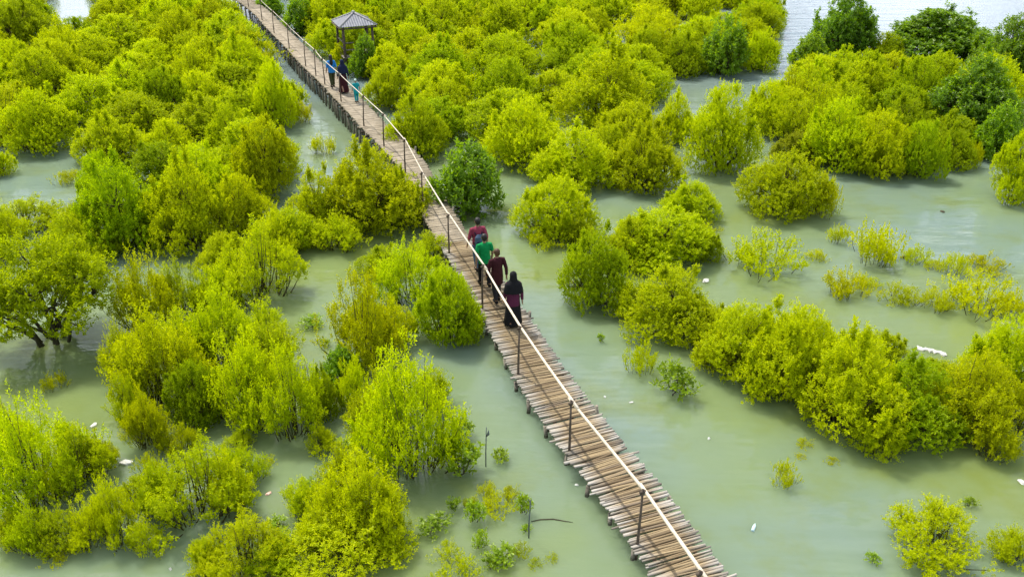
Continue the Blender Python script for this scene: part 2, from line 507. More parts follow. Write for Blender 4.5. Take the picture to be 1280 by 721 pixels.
def leaves_mesh(name, pos, axis, rs, per, length, width, mat, spread=0.85):
    """rosettes of folded leaves: one per sprig position"""
    N = len(pos)
    ax = np.repeat(unit(axis), per, axis=0)
    k = np.tile(np.arange(per), N)
    ph = k * 2.39996 + np.repeat(rs.uniform(0, 6.28, N), per) + rs.normal(0, 0.25, N * per)
    ref = np.where(np.abs(ax[:, 2:3]) < 0.9, np.array([[0, 0, 1.0]]), np.array([[1.0, 0, 0]]))
    s = unit(np.cross(ax, ref)); t = np.cross(ax, s)
    rad = s * np.cos(ph)[:, None] + t * np.sin(ph)[:, None]
    frac = (k + 0.5) / per
    sl = np.repeat(rs.uniform(0.6, 1.4, N), per)
    base = np.repeat(pos, per, axis=0) + ax * (frac * sl * length * 1.6)[:, None]
    up = (0.25 + 0.75 * frac)[:, None]
    dirn = unit(rad * spread + ax * up + rs.normal(0, 0.18, (N * per, 3)))
    L = (length * rs.uniform(0.7, 1.25, N * per))[:, None]
    W = (width * rs.uniform(0.8, 1.2, N * per))[:, None]
    wv = unit(np.cross(dirn, ax) + rs.normal(0, 0.25, (N * per, 3)))
    nv = np.cross(wv, dirn)
    mid = base + dirn * L * 0.5
    v0 = base; v2 = base + dirn * L - nv * L * 0.12
    v1 = mid + wv * W + nv * W * 0.35; v3 = mid - wv * W + nv * W * 0.35
    V = np.stack([v0, v1, v2, v3], axis=1).reshape(-1, 3)
    V[:, 2] = np.maximum(V[:, 2], 0.006)
    i = np.arange(N * per)[:, None] * 4
    Fc = np.concatenate([i + np.array([[0, 1, 2]]), i + np.array([[0, 2, 3]])], axis=0)
    return mesh_np(name, V, Fc, mat)

def proto(seed, R, H, sprigs, per, length, width, mat, bark, nblob=9, low=0.04, blob_r=(0.34, 0.52), cz=(0.14, 0.60), open_=0.25, upbias=0.35, top_heavy=0.0, stem_r=0.03, crown_off=(0, 0), shoots=0.12, loose=0.55):
    rs = np.random.RandomState(seed)
    # blobs: one central high, others round it
    cs, rr = [], []
    for b in range(nblob):
        a = 2 * math.pi * (b / nblob) + rs.uniform(-0.5, 0.5)
        q = 0.0 if b == 0 else R * rs.uniform(0.38, 0.66)
        r = R * rs.uniform(*blob_r)
        z = H * (cz[1] - (cz[1] - cz[0]) * (q / (0.66 * R)) ** 1.5 + rs.uniform(-0.1, 0.1))
        if b == 0: z = H * cz[1] * 1.05; r = R * blob_r[1]
        z = min(z, H - r * 0.8)
        z = max(z, H * top_heavy)
        cs.append((q * math.cos(a) + crown_off[0], q * math.sin(a) + crown_off[1], z)); rr.append(r)
    cs = np.array(cs); rr = np.array(rr)
    M = sprigs * 5
    bi = rs.choice(nblob, M, p=rr ** 2 / (rr ** 2).sum())
    dr = unit(rs.normal(0, 1, (M, 3)) + np.array([0, 0, upbias]))
    depth = 1 - rs.uniform(0, 1, M) ** 2 * loose
    stick = 1 + np.maximum(0, rs.normal(0, 0.10, M)) * (dr[:, 2] > -0.2)
    zst = np.minimum(1.25, np.maximum(0.9, H / R * 0.8))
    pos = cs[bi] + dr * (rr[bi] * depth * stick)[:, None] * np.array([1, 1, zst])
    # leggy shoots that break the outline
    ns = max(3, int(R * 34)); sc = pos[rs.choice(M, ns)]
    pick = rs.uniform(0, 1, M) < shoots
    w_ = rs.choice(ns, M)
    shoot = sc[w_] * np.array([1.06, 1.06, 1.0]) + np.array([0, 0, 1.0]) * (rs.uniform(0, 0.36, M) * H * 0.6)[:, None] + rs.normal(0, 0.022, (M, 3)) * R
    pick &= (sc[w_][:, 2] > 0.35 * H)
    pos[pick] = shoot[pick]
    # thin out what lies deep inside another blob, and cut holes with a coarse lattice noise
    dd = np.linalg.norm((pos[:, None, :] - cs[None]) / np.array([1, 1, zst]), axis=2) / rr[None]
    inside = (dd < 0.62).any(axis=1)
    hole = np.sin(pos[:, 0] * 5.1 + seed) * np.sin(pos[:, 1] * 4.7 + 2 * seed) * np.sin(pos[:, 2] * 5.3 + 3 * seed)
    keep = (pos[:, 2] > low * H) & ~(inside & (rs.uniform(0, 1, M) < 0.8)) & (hole + rs.normal(0, 0.18, M) < 0.55 - open_)
    pos, dr = pos[keep][:sprigs], dr[keep][:sprigs]
    axis = dr * 0.75 + np.array([0, 0, 0.8]) + rs.normal(0, 0.25, pos.shape)
    crown = leaves_mesh('crown', pos, axis, rs, per, length, width, mat)
    # stems: from a common foot to each blob and twigs out to some sprigs
    mb = MB(); rd = random.Random(seed)
    for b in range(nblob):
        c = Vector(cs[b]); foot = Vector((rd.uniform(-.12, .12) * R, rd.uniform(-.12, .12) * R, -0.35))
        m1 = foot.lerp(c, 0.4) + Vector((rd.uniform(-.1, .1), rd.uniform(-.1, .1), 0.06 * H)) * R * 0.6
        m1.z = max(m1.z, 0.05)
        mb.tube([foot, m1, foot.lerp(c, 0.75) + Vector((rd.uniform(-.08, .08), rd.uniform(-.08, .08), 0)) * R, c], [stem_r * 1.3, stem_r, stem_r * 0.8, stem_r * 0.55], n=6)
    for j in range(0, min(len(pos), 10 * nblob)):
        p = Vector(pos[j]); b = int(np.argmin(np.linalg.norm(cs - pos[j], axis=1)))
        c = Vector(cs[b]) - Vector((0, 0, 0.25 * rr[b]))
        mb.tube([c, c.lerp(p, 0.5) + Vector((rd.uniform(-.05, .05), rd.uniform(-.05, .05), -0.03)), p + Vector(unit(axis[j]) * length)], [stem_r * 0.4, stem_r * 0.24, stem_r * 0.1], n=4, cap=False)
    trunk = mb.mesh('trunk', bark)
    R1 = float(np.percentile(np.hypot(pos[:, 0] - crown_off[0], pos[:, 1] - crown_off[1]), 95)) + length * 0.5
    H1 = float(np.percentile(pos[:, 2], 98.5)) + length * 0.6
    return (crown, trunk, R1, H1)

def shoot_proto(seed, R, H, n_shoot, n_sprig, per, length, width, mat, bark, bare=0.3, clumps=7, spread=0.07, stem_r=0.012, dome=0.55):
    """a feathery bush: many slim upright stems, leafy along their upper part, gathered in a few tufts"""
    rs = np.random.RandomState(seed); mb = MB()
    cl = [(0.0, 0.0)] + [(R * rs.uniform(0.35, 0.78) * math.cos(a), R * rs.uniform(0.35, 0.78) * math.sin(a)) for a in (2 * math.pi * np.arange(clumps - 1) / (clumps - 1) + rs.uniform(-0.5, 0.5, clumps - 1))]
    hs = [1.0] + list(rs.uniform(0.5, 0.95, clumps - 1))
    P, A = [], []
    for j in range(n_shoot):
        k = rs.randint(clumps)
        cx, cy = cl[k]
        foot = np.array([cx * 0.55 + rs.normal(0, 0.07 * R), cy * 0.55 + rs.normal(0, 0.07 * R), -0.2])
        tip = np.array([cx + rs.normal(0, 0.2 * R), cy + rs.normal(0, 0.2 * R), 0.0])
        rad = min(1.0, math.hypot(tip[0], tip[1]) / R)
        tip[2] = H * hs[k] * rs.uniform(0.6, 1.0) * (1 - dome * rad ** 2)
        if tip[2] < 0.12 * H: tip[2] = H * rs.uniform(0.12, 0.3)
        mid = foot * 0.45 + tip * 0.55; mid[:2] += rs.normal(0, 0.05 * R, 2) + (tip[:2] - foot[:2]) * 0.12
        t = bare + (1 - bare) * np.sqrt(rs.uniform(0, 1, n_sprig))
        t = t[:, None]
        pt = (1 - t) ** 2 * foot + 2 * t * (1 - t) * (2 * mid - 0.5 * foot - 0.5 * tip) + t ** 2 * tip
        off = rs.normal(0, 1, (n_sprig, 3)); off[:, 2] *= 0.5
        wd = spread * (1.15 - 0.75 * t) * 1.6
        p = pt + off * wd
        d = tip - mid; d = d / max(np.linalg.norm(d), 1e-6)
        a = d[None] * 0.9 + off * 0.45 + np.array([0, 0, 0.35])
        P.append(p); A.append(a)
        if j % 2 == 0:
            q = [(1 - u) ** 2 * foot + 2 * u * (1 - u) * (2 * mid - 0.5 * foot - 0.5 * tip) + u * u * tip for u in (0, 0.35, 0.7, 1.0)]
            mb.tube([Vector(v) for v in q], [stem_r * 1.4, stem_r, stem_r * 0.6, stem_r * 0.25], n=5, cap=False)
    P = np.concatenate(P); A = np.concatenate(A)
    keep = P[:, 2] > 0.03
    P, A = P[keep], A[keep]
    crown = leaves_mesh('crown', P, A, rs, per, length, width, mat)
    R1 = float(np.percentile(np.hypot(P[:, 0], P[:, 1]), 95)) + length * 0.4
    H1 = float(np.percentile(P[:, 2], 98.5)) + length * 0.5
    return (crown, mb.mesh('trunk', bark), R1, H1)

B_P = [proto(11 + i, 1.25, 1.55, 4600, 7, 0.056, 0.0165, LEAF_BRIGHT, BARK, nblob=[9, 11, 8, 10, 12, 9, 10][i], open_=[.24, .28, .32, .25, .28, .33, .26][i], shoots=0.26, loose=0.68) for i in range(7)]
Y_P = [shoot_proto(31 + i, 1.25, 1.75, [150, 130, 165, 140, 155, 120][i], 17, 6, 0.058, 0.016, LEAF_BRIGHT, BARK, bare=[.3, .38, .25, .34, .28, .36][i], clumps=[8, 9, 7, 10, 8, 9][i]) for i in range(6)]
D_P = [proto(41 + i, 1.0, 1.5, 620, 9, 0.13, 0.038, LEAF_DARK, BARK, nblob=8, open_=.2, upbias=.2) for i in range(3)]
T_P = [proto(61, 1.7, 2.0, 3600, 7, 0.062, 0.018, LEAF_BRIGHT, BARK_DARK, nblob=18, low=0.30, cz=(0.48, 0.74), blob_r=(0.2, 0.32), open_=.36, top_heavy=0.46, stem_r=0.032, loose=0.7)]
G_P = [proto(71 + i, 1.6, 2.6, 3000, 9, 0.11, 0.034, LEAF_DARK, BARK_DARK, nblob=13, blob_r=(0.3, 0.45), cz=(0.25, 0.75), open_=.22, stem_r=0.06) for i in range(3)]
L_P = [shoot_proto(81 + i, 0.8, 0.5, 55, 8, 6, 0.052, 0.015, LEAF_BRIGHT, BARK, bare=0.3, clumps=[8, 10, 7, 9][i], spread=0.05, stem_r=0.007, dome=0.3) for i in range(4)]
S_P = [proto(91 + i, 0.38, 0.5, 60, 7, 0.095, 0.03, LEAF_DARK, BARK_DARK, nblob=5, blob_r=(0.25, 0.5), cz=(0.3, 0.8), open_=.1, low=0.12, upbias=0.6, stem_r=0.012) for i in range(4)]
PROTO = dict(B=B_P, M=B_P, Y=Y_P, F=Y_P, D=D_P, T=T_P, G=G_P, K=G_P, L=L_P, O=L_P, S=S_P, P=B_P)
TINT = dict(F=(1, 1, 1), B=(1, 1, 1), M=(0.74, 0.83, 1), Y=(1.03, 1.0, 0.9), D=(0.95, 0.98, 1), T=(0.86, 0.86, 0.9), K=(0.72, 0.82, 1), G=(0.72, 0.8, 1), L=(1.05, 1.0, 1), O=(1.04, 0.95, 0.8), S=(1.3, 1.15, 1), P=(0.75, 0.75, 6.0))
NAME = dict(K='mangrove_bush', F='mangrove_bush', B='mangrove_bush', M='mangrove_bush', Y='mangrove_bush', D='mangrove_bush', T='mangrove_tree', G='mangrove_tree', L='mangrove_shrub', O='mangrove_shrub', S='mangrove_sapling', P='mangrove_bush')
LOOK = dict(K='deep green mangrove bush', F='feathery bright green mangrove bush', B='bright green mangrove bush', M='mid green mangrove bush', Y='yellowish green mangrove bush', D='deep green broad-leaved mangrove bush', T='spreading mangrove tree', G='tall dark green mangrove tree', L='low half-drowned green mangrove shrub', O='low half-drowned yellow-olive shrub', S='small dark green mangrove sapling', P='pale grey-green mangrove bush')
GROUP = 'mangroves standing in the flooded shallows'
placed = []
mr = random.Random(3)
GAZ = at(447, 84)
MARKS = [('the pavilion', GAZ), ('the three far walkers', at(430, 115)), ('the bright pool', at(390, 155)), ('the pale inlet', at(60, 222)),
         ('the sea gap', at(98, 8)), ('the far pale pool', at(885, 112)), ('the narrow pool', at(592, 178)),
         ('the twin domes', at(760, 246)), ('the pointed dark tree', at(1050, 84)), ('the rippled water', at(1170, 240)), ('the open sea', at(960, 40)),
         ('the boardwalk bend', at(345, 35)), ('the spreading tree', at(64, 440)), ('the far pavilion side', at(640, 60))][:-1]

def finer(where, c, R, H):
    if where == 'in the dense stand facing the pavilion': short = 'facing stand'
    elif where == 'in the wide thicket beyond the pavilion': short = 'wide thicket'
    elif where == 'in the dark-topped wood': short = 'dark-topped wood'
    else: return '', where
    size = 'small ' if R < 1.25 else 'broad ' if R > 1.8 else ''
    if H > 1.25 * R: size += 'tall '
    nm, d = min(((n, math.hypot(c.x - q.x, c.y - q.y)) for n, q in MARKS), key=lambda t: t[1])
    if d < 4.5: return size, 'in the %s, beside %s' % (short, nm)
    if d < 8.5: return size, 'in the %s, near %s' % (short, nm)
    if d < 13: return size, 'in the %s, back from %s' % (short, nm)
    return size, 'deep inside the %s' % short

def put(kind, c, R, H, where, look=None):
    crown, trunk, R0, H0 = mr.choice(PROTO[kind])
    root = empty(NAME[kind], (c.x, c.y, 0), mr.uniform(0, 6.28))
    root.scale = (R / R0, R / R0, H / H0)
    a = bpy.data.objects.new('crown', crown); link(a, root)
    b = bpy.data.objects.new('trunk', trunk); link(b, root)
    j = mr.uniform(0.84, 1.12); h = mr.uniform(-0.06, 0.05)
    t = TINT[kind]
    a.color = (t[0] * j * (1 + h), t[1] * j, t[2], 1)
    size, where = finer(where, c, R, H)
    tag(root, size + (look or LOOK[kind]) + ' ' + where, 'tree' if kind in 'TG' else 'sapling' if kind == 'S' else 'bush', GROUP)
    placed.append((c.x, c.y, R))
    return root

def bush(x, yb, wpx, yt, kind, where, look=None):
    """a bush given by the pixels of its left-right middle, its foot line, its width and its top"""
    if kind in 'YF': wpx *= 1.04; yb += 2
    g = at(x, yb)
    depth = g.y * CP + CAM_H * SP
    R = wpx * 0.5 * depth / F_PX
    cy = g.y + 0.8 * R
    depth = cy * CP + (CAM_H - 0.6) * SP
    R = wpx * 0.5 * depth / F_PX
    th = PITCH + math.atan(((yb + yt) / 2 - 360.5) / F_PX)
    E = (yb - yt) * depth / F_PX * math.cos(th - PITCH)
    q = (E - 0.8 * R * math.sin(th)) ** 2 - (R * math.sin(th)) ** 2
    H = math.sqrt(max(q, 0.0)) / math.cos(th) if q > 0 else 0.0
    H = min(max(H, 0.75 * R if kind not in 'LO' else 0.45 * R), 2.6 * R)
    cx = (x - 640) / F_PX * depth
    put(kind, Vector((cx, cy, 0)), R, H, where, look)

# --- each one the photograph lets one pick out -----------------------------------------------------
LB = [
 # far left block
 (28, 66, 92, 4, 'M', 'in the dense stand between the sunlit inlet and the far shore'),
 (97, 66, 62, 24, 'M', 'beside the small gap of open sea'),
 (137, 32, 42, -8, 'P', 'bordering the small gap of open sea'),
 (158, 58, 52, 24, 'P', 'in the dense stand facing the pavilion'),
 (215, 58, 66, 6, 'B', 'in the dense stand facing the pavilion'),
 (265, 50, 64, 0, 'B', 'in the dense stand facing the pavilion'),
 (20, 118, 72, 55, 'B', 'in the dense stand facing the pavilion'),
 (78, 118, 80, 56, 'B', 'in the dense stand facing the pavilion'),
 (190, 100, 72, 52, 'B', 'in the dense stand facing the pavilion'),
 (160, 142, 84, 78, 'B', 'in the dense stand facing the pavilion'),
 (205, 157, 66, 90, 'M', 'in the dense stand facing the pavilion'),
 (50, 197, 90, 117, 'B', 'with a dark hollow base, at the rim of the pale inlet'),
 (135, 212, 88, 145, 'B', 'in the dense stand facing the pavilion'),
 (212, 210, 64, 152, 'B', 'in the dense stand facing the pavilion'),
 (250, 148, 78, 92, 'B', 'in the dense stand facing the pavilion'),
 (255, 104, 70, 50, 'B', 'in the dense stand facing the pavilion'),
 (302, 118, 82, 46, 'B', 'in the dense stand facing the pavilion'),
 (290, 208, 72, 130, 'B', 'in the dense stand facing the pavilion'),
 (252, 268, 88, 186, 'B', 'in the dense stand facing the pavilion'),
 (152, 325, 112, 204, 'M', 'in the thicket behind the spreading tree'),
 (128, 268, 60, 195, 'M', 'at the end of the pale inlet'),
 (12, 160, 56, 108, 'B', 'in the dense stand facing the pavilion'),
 (-8, 225, 44, 184, 'B', 'on the near rim of the pale inlet'),
 (78, 234, 34, 214, 'L', 'standing alone in the pale inlet'),
 (345, 165, 62, 84, 'B', 'by the bright pool beside the stilts'),
 (335, 255, 84, 156, 'B', 'below the bright pool'),
 (376, 156, 30, 128, 'L', 'standing in the bright pool beside the stilts'),
 (400, 196, 36, 172, 'L', 'on the near rim of the bright pool'),
 (462, 300, 138, 186, 'B', 'pressed against the railed side of the boardwalk', 'large bright green mangrove bush'),
 (398, 296, 76, 214, 'B', 'next to the large bush beside the boardwalk'),
 (30, 300, 96, 246, 'Y', 'behind the spreading tree'),
 (92, 300, 60, 258, 'Y', 'behind the spreading tree'),
 (240, 322, 104, 204, 'B', 'with a shaded front, behind the pale channel'),
 (322, 390, 112, 286, 'F', 'jutting into the pale channel', 'rounded bright green mangrove bush'),
 (362, 322, 72, 262, 'B', 'at the head of the pale channel'),
 (183, 425, 94, 320, 'Y', 'at the back of the tall clump, beside the spreading tree'),
 (198, 520, 112, 398, 'Y', 'in the tall clump, beside the crumpled white bag'),
 (182, 568, 56, 488, 'Y', 'at the foot of the tall clump'),
 (268, 395, 64, 338, 'F', 'at the back of the tall clump'),
 (278, 476, 96, 366, 'F', 'at the heart of the tall clump'),
 (305, 545, 100, 424, 'F', 'in the tall clump, over the shaded open water'),
 (366, 556, 88, 432, 'F', 'ending the clump above the shaded open water'),
 (402, 528, 52, 462, 'M', 'ending the clump above the shaded open water'),
 (520, 392, 108, 304, 'F', 'touching the boardwalk below the walkers'),
 (560, 440, 84, 340, 'M', 'touching the boardwalk below the walkers'),
 (456, 476, 94, 344, 'Y', 'open and twiggy, in the channel'),
 (428, 486, 50, 436, 'D', 'at the foot of a twiggy yellowish bush'),
 (388, 412, 30, 397, 'S', 'alone in the pale channel'),
 (402, 436, 16, 424, 'S', 'smallest in the pale channel'),
 (440, 298, 90, 280, 'L', 'at the foot of the large bush beside the boardwalk'),
 (508, 616, 124, 452, 'F', 'standing clear with a dark foot, above the saplings', 'tall bright green mangrove bush'),
 (455, 695, 104, 572, 'Y', 'overlapping the foot of the tall clear-standing bush'),
 (425, 745, 150, 640, 'F', 'at the near water edge below the clear-standing bush'),
 (300, 745, 112, 640, 'Y', 'with golden tips, at the near water edge'),
 (427, 570, 32, 552, 'S', 'leaning on the tall clear-standing bush'),
 (386, 620, 30, 599, 'S', 'in the small pool below the tall clump'),
 (343, 670, 30, 648, 'S', 'beside the bush with golden tips'),
 (575, 550, 32, 521, 'S', 'in the row beside the tall bush and thin stakes'),
 (572, 606, 52, 556, 'S', 'in the row beside the tall bush and thin stakes'),
 (627, 581, 24, 561, 'S', 'just beside the forked stake'),
 (541, 674, 44, 642, 'S', 'between the near bushes and the leaning stake'),
 (592, 658, 28, 626, 'S', 'among the half-drowned shrubs by the leaning stake'),
 (622, 650, 56, 610, 'L', 'beside the leaning stake'),
 (655, 647, 22, 618, 'S', 'growing against the leaning stake'),
 (628, 712, 38, 680, 'S', 'below the leaning stake'),
 (568, 742, 76, 688, 'O', 'at the near water edge'),
 (672, 712, 24, 696, 'L', 'hardly above the water, below the leaning stake'),
 (48, 655, 140, 500, 'F', 'in the near clump with olive fringes', 'broad bright green mangrove bush'),
 (70, 698, 66, 636, 'Y', 'hanging over the water in front of the broad near bush'),
 (142, 690, 66, 598, 'Y', 'between the two near clumps'),
 (246, 678, 132, 553, 'Y', 'filling the near clump by the pale litter'),
 (196, 650, 62, 580, 'F', 'between the two near clumps'),
 (2, 590, 70, 512, 'Y', 'beside the broad near bush'),
 (60, 494, 34, 468, 'L', 'in the shade of the spreading tree'),
 (10, 690, 50, 640, 'Y', 'hanging over the water in front of the broad near bush'),
 # behind / right of the boardwalk, far
 (376, 46, 44, 0, 'D', 'behind the bend of the boardwalk'),
 (336, 24, 34, -8, 'D', 'by the far end of the boardwalk'),
 (457, 100, 40, 50, 'D', 'in front of the pavilion'),
 (412, 60, 54, 26, 'B', 'between the pavilion and the boardwalk'),
 (430, 88, 36, 54, 'B', 'in front of the pavilion'),
 (488, 106, 60, 58, 'B', 'in front of the pavilion'),
 (485, 140, 64, 84, 'B', 'along the unrailed side of the boardwalk'),
 (518, 202, 84, 120, 'B', 'along the unrailed side of the boardwalk'),
 (555, 160, 80, 98, 'B', 'along the unrailed side of the boardwalk'),
 (585, 275, 88, 188, 'D', 'just behind the four walkers'),
 (628, 130, 70, 78, 'B', 'in the wide thicket beyond the pavilion'),
 (655, 218, 104, 130, 'B', 'behind the twin domes'),
 (720, 246, 112, 160, 'B', 'forming the twin dome nearer the boardwalk'),
 (802, 248, 100, 162, 'B', 'forming the twin dome nearer the rippled water'),
 (760, 170, 132, 66, 'B', 'swelling above the twin domes', 'large bright green mangrove bush'),
 (845, 182, 54, 118, 'B', 'beside the far pale pool'),
 (900, 222, 90, 114, 'B', 'standing before the far pale pool', 'rounded bright green mangrove bush'),
 (690, 48, 60, 2, 'M', 'in the wide thicket beyond the pavilion'),
 (808, 94, 66, 40, 'M', 'dark-footed on the rim of the far pale pool'),
 (850, 99, 62, 44, 'M', 'dark-footed on the rim of the far pale pool'),
 (906, 98, 60, 30, 'D', 'dark-footed on the rim of the far pale pool'),
 (948, 92, 54, 42, 'B', 'ending the thicket next to the open sea'),
 (960, 172, 66, 106, 'B', 'between the far pale pool and the dark-topped wood'),
 # dark-topped wood
 (1050, 84, 76, -2, 'G', 'standing up against the open sea', 'pointed dark green mangrove tree'),
 (1012, 92, 46, 48, 'D', 'under the pointed dark tree'),
 (1168, 92, 130, 17, 'G', 'with a domed crown against the open sea', 'broad dark green mangrove tree'),
 (1258, 116, 86, 30, 'G', 'at the end of the wood by the open sea'),
 (1106, 88, 64, 44, 'M', 'between the two tall dark trees'),
 (1142, 158, 80, 80, 'M', 'with a shaded hollow, in the dark-topped wood'),
 (1214, 182, 104, 80, 'K', 'massed in the dark-topped wood', 'large deep green mangrove bush'),
 (1080, 128, 82, 68, 'M', 'in the dark-topped wood'),
 (1014, 136, 74, 80, 'B', 'in the dark-topped wood'),
 (1046, 218, 92, 130, 'B', 'in the dark-topped wood'),
 (1092, 226, 84, 146, 'B', 'in the dark-topped wood'),
 (1146, 230, 78, 156, 'M', 'at the open water end of the dark-topped wood'),
 (980, 278, 112, 196, 'B', 'standing clear before the rippled water', 'wide rounded bright green mangrove bush'),
 (1032, 274, 44, 222, 'L', 'at the foot of the wide rounded bush'),
 (1000, 208, 62, 166, 'P', 'sparse and twiggy, behind the wide rounded bush'),
 (1246, 204, 52, 138, 'D', 'beside the rippled water'),
 (1268, 258, 64, 174, 'B', 'at the end of the rippled water'),
 (1218, 212, 26, 182, 'O', 'in front of the dark-topped wood'),
 # right middle
 (695, 304, 100, 226, 'B', 'across the water from the four walkers'),
 (682, 318, 50, 290, 'L', 'fringing the bush across from the four walkers'),
 (742, 394, 92, 294, 'M', 'in the clump across the water from the walkers'),
 (832, 346, 126, 262, 'B', 'behind, in the clump across the water from the walkers'),
 (840, 434, 122, 334, 'B', 'in front, in the clump across the water from the walkers'),
 (866, 282, 70, 228, 'B', 'between the twin domes and the clump'),
 (805, 474, 46, 430, 'L', 'below the clump across from the walkers'),
 (847, 504, 56, 456, 'S', 'broad and spreading, before the long near hedge'),
 (752, 430, 9, 419, 'S', 'as a single sprig between boardwalk and clump'),
 (956, 352, 102, 290, 'L', 'alone between the clump and the scattered shrubs'),
 (1097, 337, 72, 282, 'L', 'largest of the scattered shrubs in mid-water'),
 (1050, 308, 32, 284, 'L', 'smallest of the scattered shrubs in mid-water'),
 (1150, 334, 42, 307, 'L', 'second among the scattered shrubs in mid-water'),
 (1066, 380, 64, 338, 'O', 'at the near side of the scattered shrubs'),
 (1130, 387, 56, 354, 'O', 'in the low string of shrubs behind the white foam'),
 (1172, 394, 50, 362, 'O', 'in the low string of shrubs behind the white foam'),
 (1226, 402, 100, 340, 'O', 'in the low string of shrubs behind the white foam'),
 (1196, 350, 46, 320, 'O', 'behind the low string of shrubs'),
 (1268, 402, 48, 364, 'O', 'in the low string of shrubs behind the white foam'),
 (930, 484, 112, 382, 'B', 'at the boardwalk end of the long near hedge'),
 (992, 518, 122, 388, 'B', 'in the long near hedge, next to its boardwalk end'),
 (1062, 564, 150, 416, 'B', 'bulging from the middle of the long near hedge'),
 (1140, 562, 140, 446, 'M', 'with a dark foot, in the long near hedge'),
 (1216, 566, 130, 446, 'Y', 'in the long near hedge, beside its dark-footed bush'),
 (1256, 500, 96, 402, 'B', 'beside the white foam, in the long near hedge'),
 (1100, 470, 80, 412, 'B', 'beside the white foam, in the long near hedge'),
 (1244, 580, 64, 512, 'Y', 'low at the front of the long near hedge'),
 (1282, 545, 60, 450, 'Y', 'in the long near hedge, by a white bag'),
 (1012, 562, 26, 548, 'O', 'off the foot of the long near hedge'),
 (985, 612, 38, 578, 'O', 'in open water before the long near hedge'),
 (1046, 582, 20, 570, 'O', 'off the foot of the long near hedge'),
 (1174, 722, 116, 622, 'Y', 'standing alone in the milky near water'),
 (1272, 712, 60, 658, 'Y', 'next to the lone near bush'),
 (1098, 708, 20, 690, 'S', 'in open water beside the lone near bush'),
 (1220, 637, 18, 622, 'S', 'behind the lone near bush'),
 (100, 335, 92, 262, 'Y', 'behind the spreading tree'),
 (0, 330, 72, 262, 'Y', 'behind the spreading tree'),
 (205, 300, 84, 232, 'M', 'in the dense stand facing the pavilion'),
 (300, 302, 84, 222, 'B', 'in the dense stand facing the pavilion'),
 (280, 350, 70, 292, 'B', 'at the back of the tall clump'),
 (500, 288, 62, 215, 'B', 'hugging the boardwalk beside the large bush'),
 (228, 470, 86, 392, 'F', 'in the tall clump beside the spreading tree'),
 (245, 540, 76, 455, 'M', 'in the tall clump beside the spreading tree'),
 (150, 480, 50, 408, 'Y', 'at the outer end of the tall clump'),
 (335, 490, 90, 404, 'F', 'in the tall clump, facing the lone channel sapling'),
 (478, 352, 64, 306, 'B', 'at the back of the pair touching the boardwalk'),
 (492, 440, 60, 372, 'Y', 'between the twiggy bush and the boardwalk'),
 (474, 560, 84, 470, 'Y', 'at the flank of the tall clear-standing bush'),
 (540, 520, 60, 462, 'F', 'at the flank of the tall clear-standing bush'),
 (430, 640, 72, 556, 'Y', 'overlapping the foot of the tall clear-standing bush'),
 (405, 700, 84, 612, 'F', 'in the near clump below the clear-standing bush'),
 (92, 630, 86, 536, 'Y', 'in the near clump with olive fringes'),
 (110, 690, 60, 622, 'Y', 'hanging over the water in front of the broad near bush'),
 (285, 650, 60, 575, 'F', 'filling the near clump by the pale litter'),
 (340, 735, 84, 668, 'F', 'at the near water edge below the clear-standing bush'),
 (255, 725, 56, 672, 'Y', 'with golden tips, at the near water edge'),
 (892, 446, 64, 388, 'B', 'at the boardwalk end of the long near hedge'),
 (1010, 470, 110, 396, 'B', 'at the back of the long near hedge'),
 (1180, 510, 96, 448, 'B', 'at the back of the long near hedge'),
 (1050, 500, 90, 424, 'B', 'at the back of the long near hedge'),
 (790, 340, 80, 272, 'B', 'at the back of the clump across from the walkers'),
 (878, 330, 54, 286, 'M', 'at the back of the clump across from the walkers'),
 (760, 215, 70, 160, 'B', 'behind the twin domes'),
 (1190, 215, 60, 160, 'M', 'at the open water end of the dark-topped wood'),
 (985, 165, 70, 112, 'B', 'in the dark-topped wood'),
 (1060, 170, 80, 104, 'B', 'in the dark-topped wood'),
 (1128, 192, 80, 122, 'M', 'in the dark-topped wood'),
 (600, 690, 24, 664, 'S', 'among the wispy shrubs below the leaning stake'),
 (588, 640, 20, 622, 'L', 'among the wispy shrubs around the stakes'),
 (640, 628, 26, 606, 'L', 'among the wispy shrubs around the stakes'),
 (606, 628, 30, 604, 'L', 'among the wispy shrubs around the stakes'),
 (560, 690, 24, 672, 'L', 'among the wispy shrubs around the stakes'),
 (650, 700, 30, 676, 'L', 'among the wispy shrubs around the stakes'),
 (690, 705, 20, 692, 'L', 'among the wispy shrubs around the stakes'),
 (566, 640, 18, 622, 'S', 'among the wispy shrubs around the stakes'),
 (612, 716, 22, 698, 'S', 'among the wispy shrubs below the leaning stake'),
 (560, 575, 20, 556, 'L', 'between the two largest saplings'),
 (658, 668, 14, 656, 'S', 'at the foot of the leaning stake'),
 (880, 300, 50, 280, 'L', 'fringing the clump across from the walkers'),
 (1240, 345, 60, 322, 'O', 'behind the low string of shrubs'),
 (1088, 362, 36, 344, 'L', 'among the scattered shrubs in mid-water'),
 (1176, 342, 30, 326, 'L', 'among the scattered shrubs in mid-water'),
 (1024, 330, 30, 312, 'L', 'among the scattered shrubs in mid-water'),
 (1006, 575, 16, 566, 'O', 'off the foot of the long near hedge'),
 (180, 600, 40, 566, 'L', 'under the tall clump'),
 (60, 712, 40, 690, 'L', 'in front of the broad near bush'),
 (330, 585, 26, 572, 'L', 'in the shaded open water below the tall clump'),
 (330, 440, 70, 380, 'Y', 'on the channel side of the tall clump'),
 (225, 400, 70, 330, 'F', 'rising between the spreading tree and the tall clump'),
 (160, 540, 54, 470, 'F', 'at the bag end of the tall clump'),
 (400, 570, 40, 530, 'Y', 'at the water end of the tall clump'),
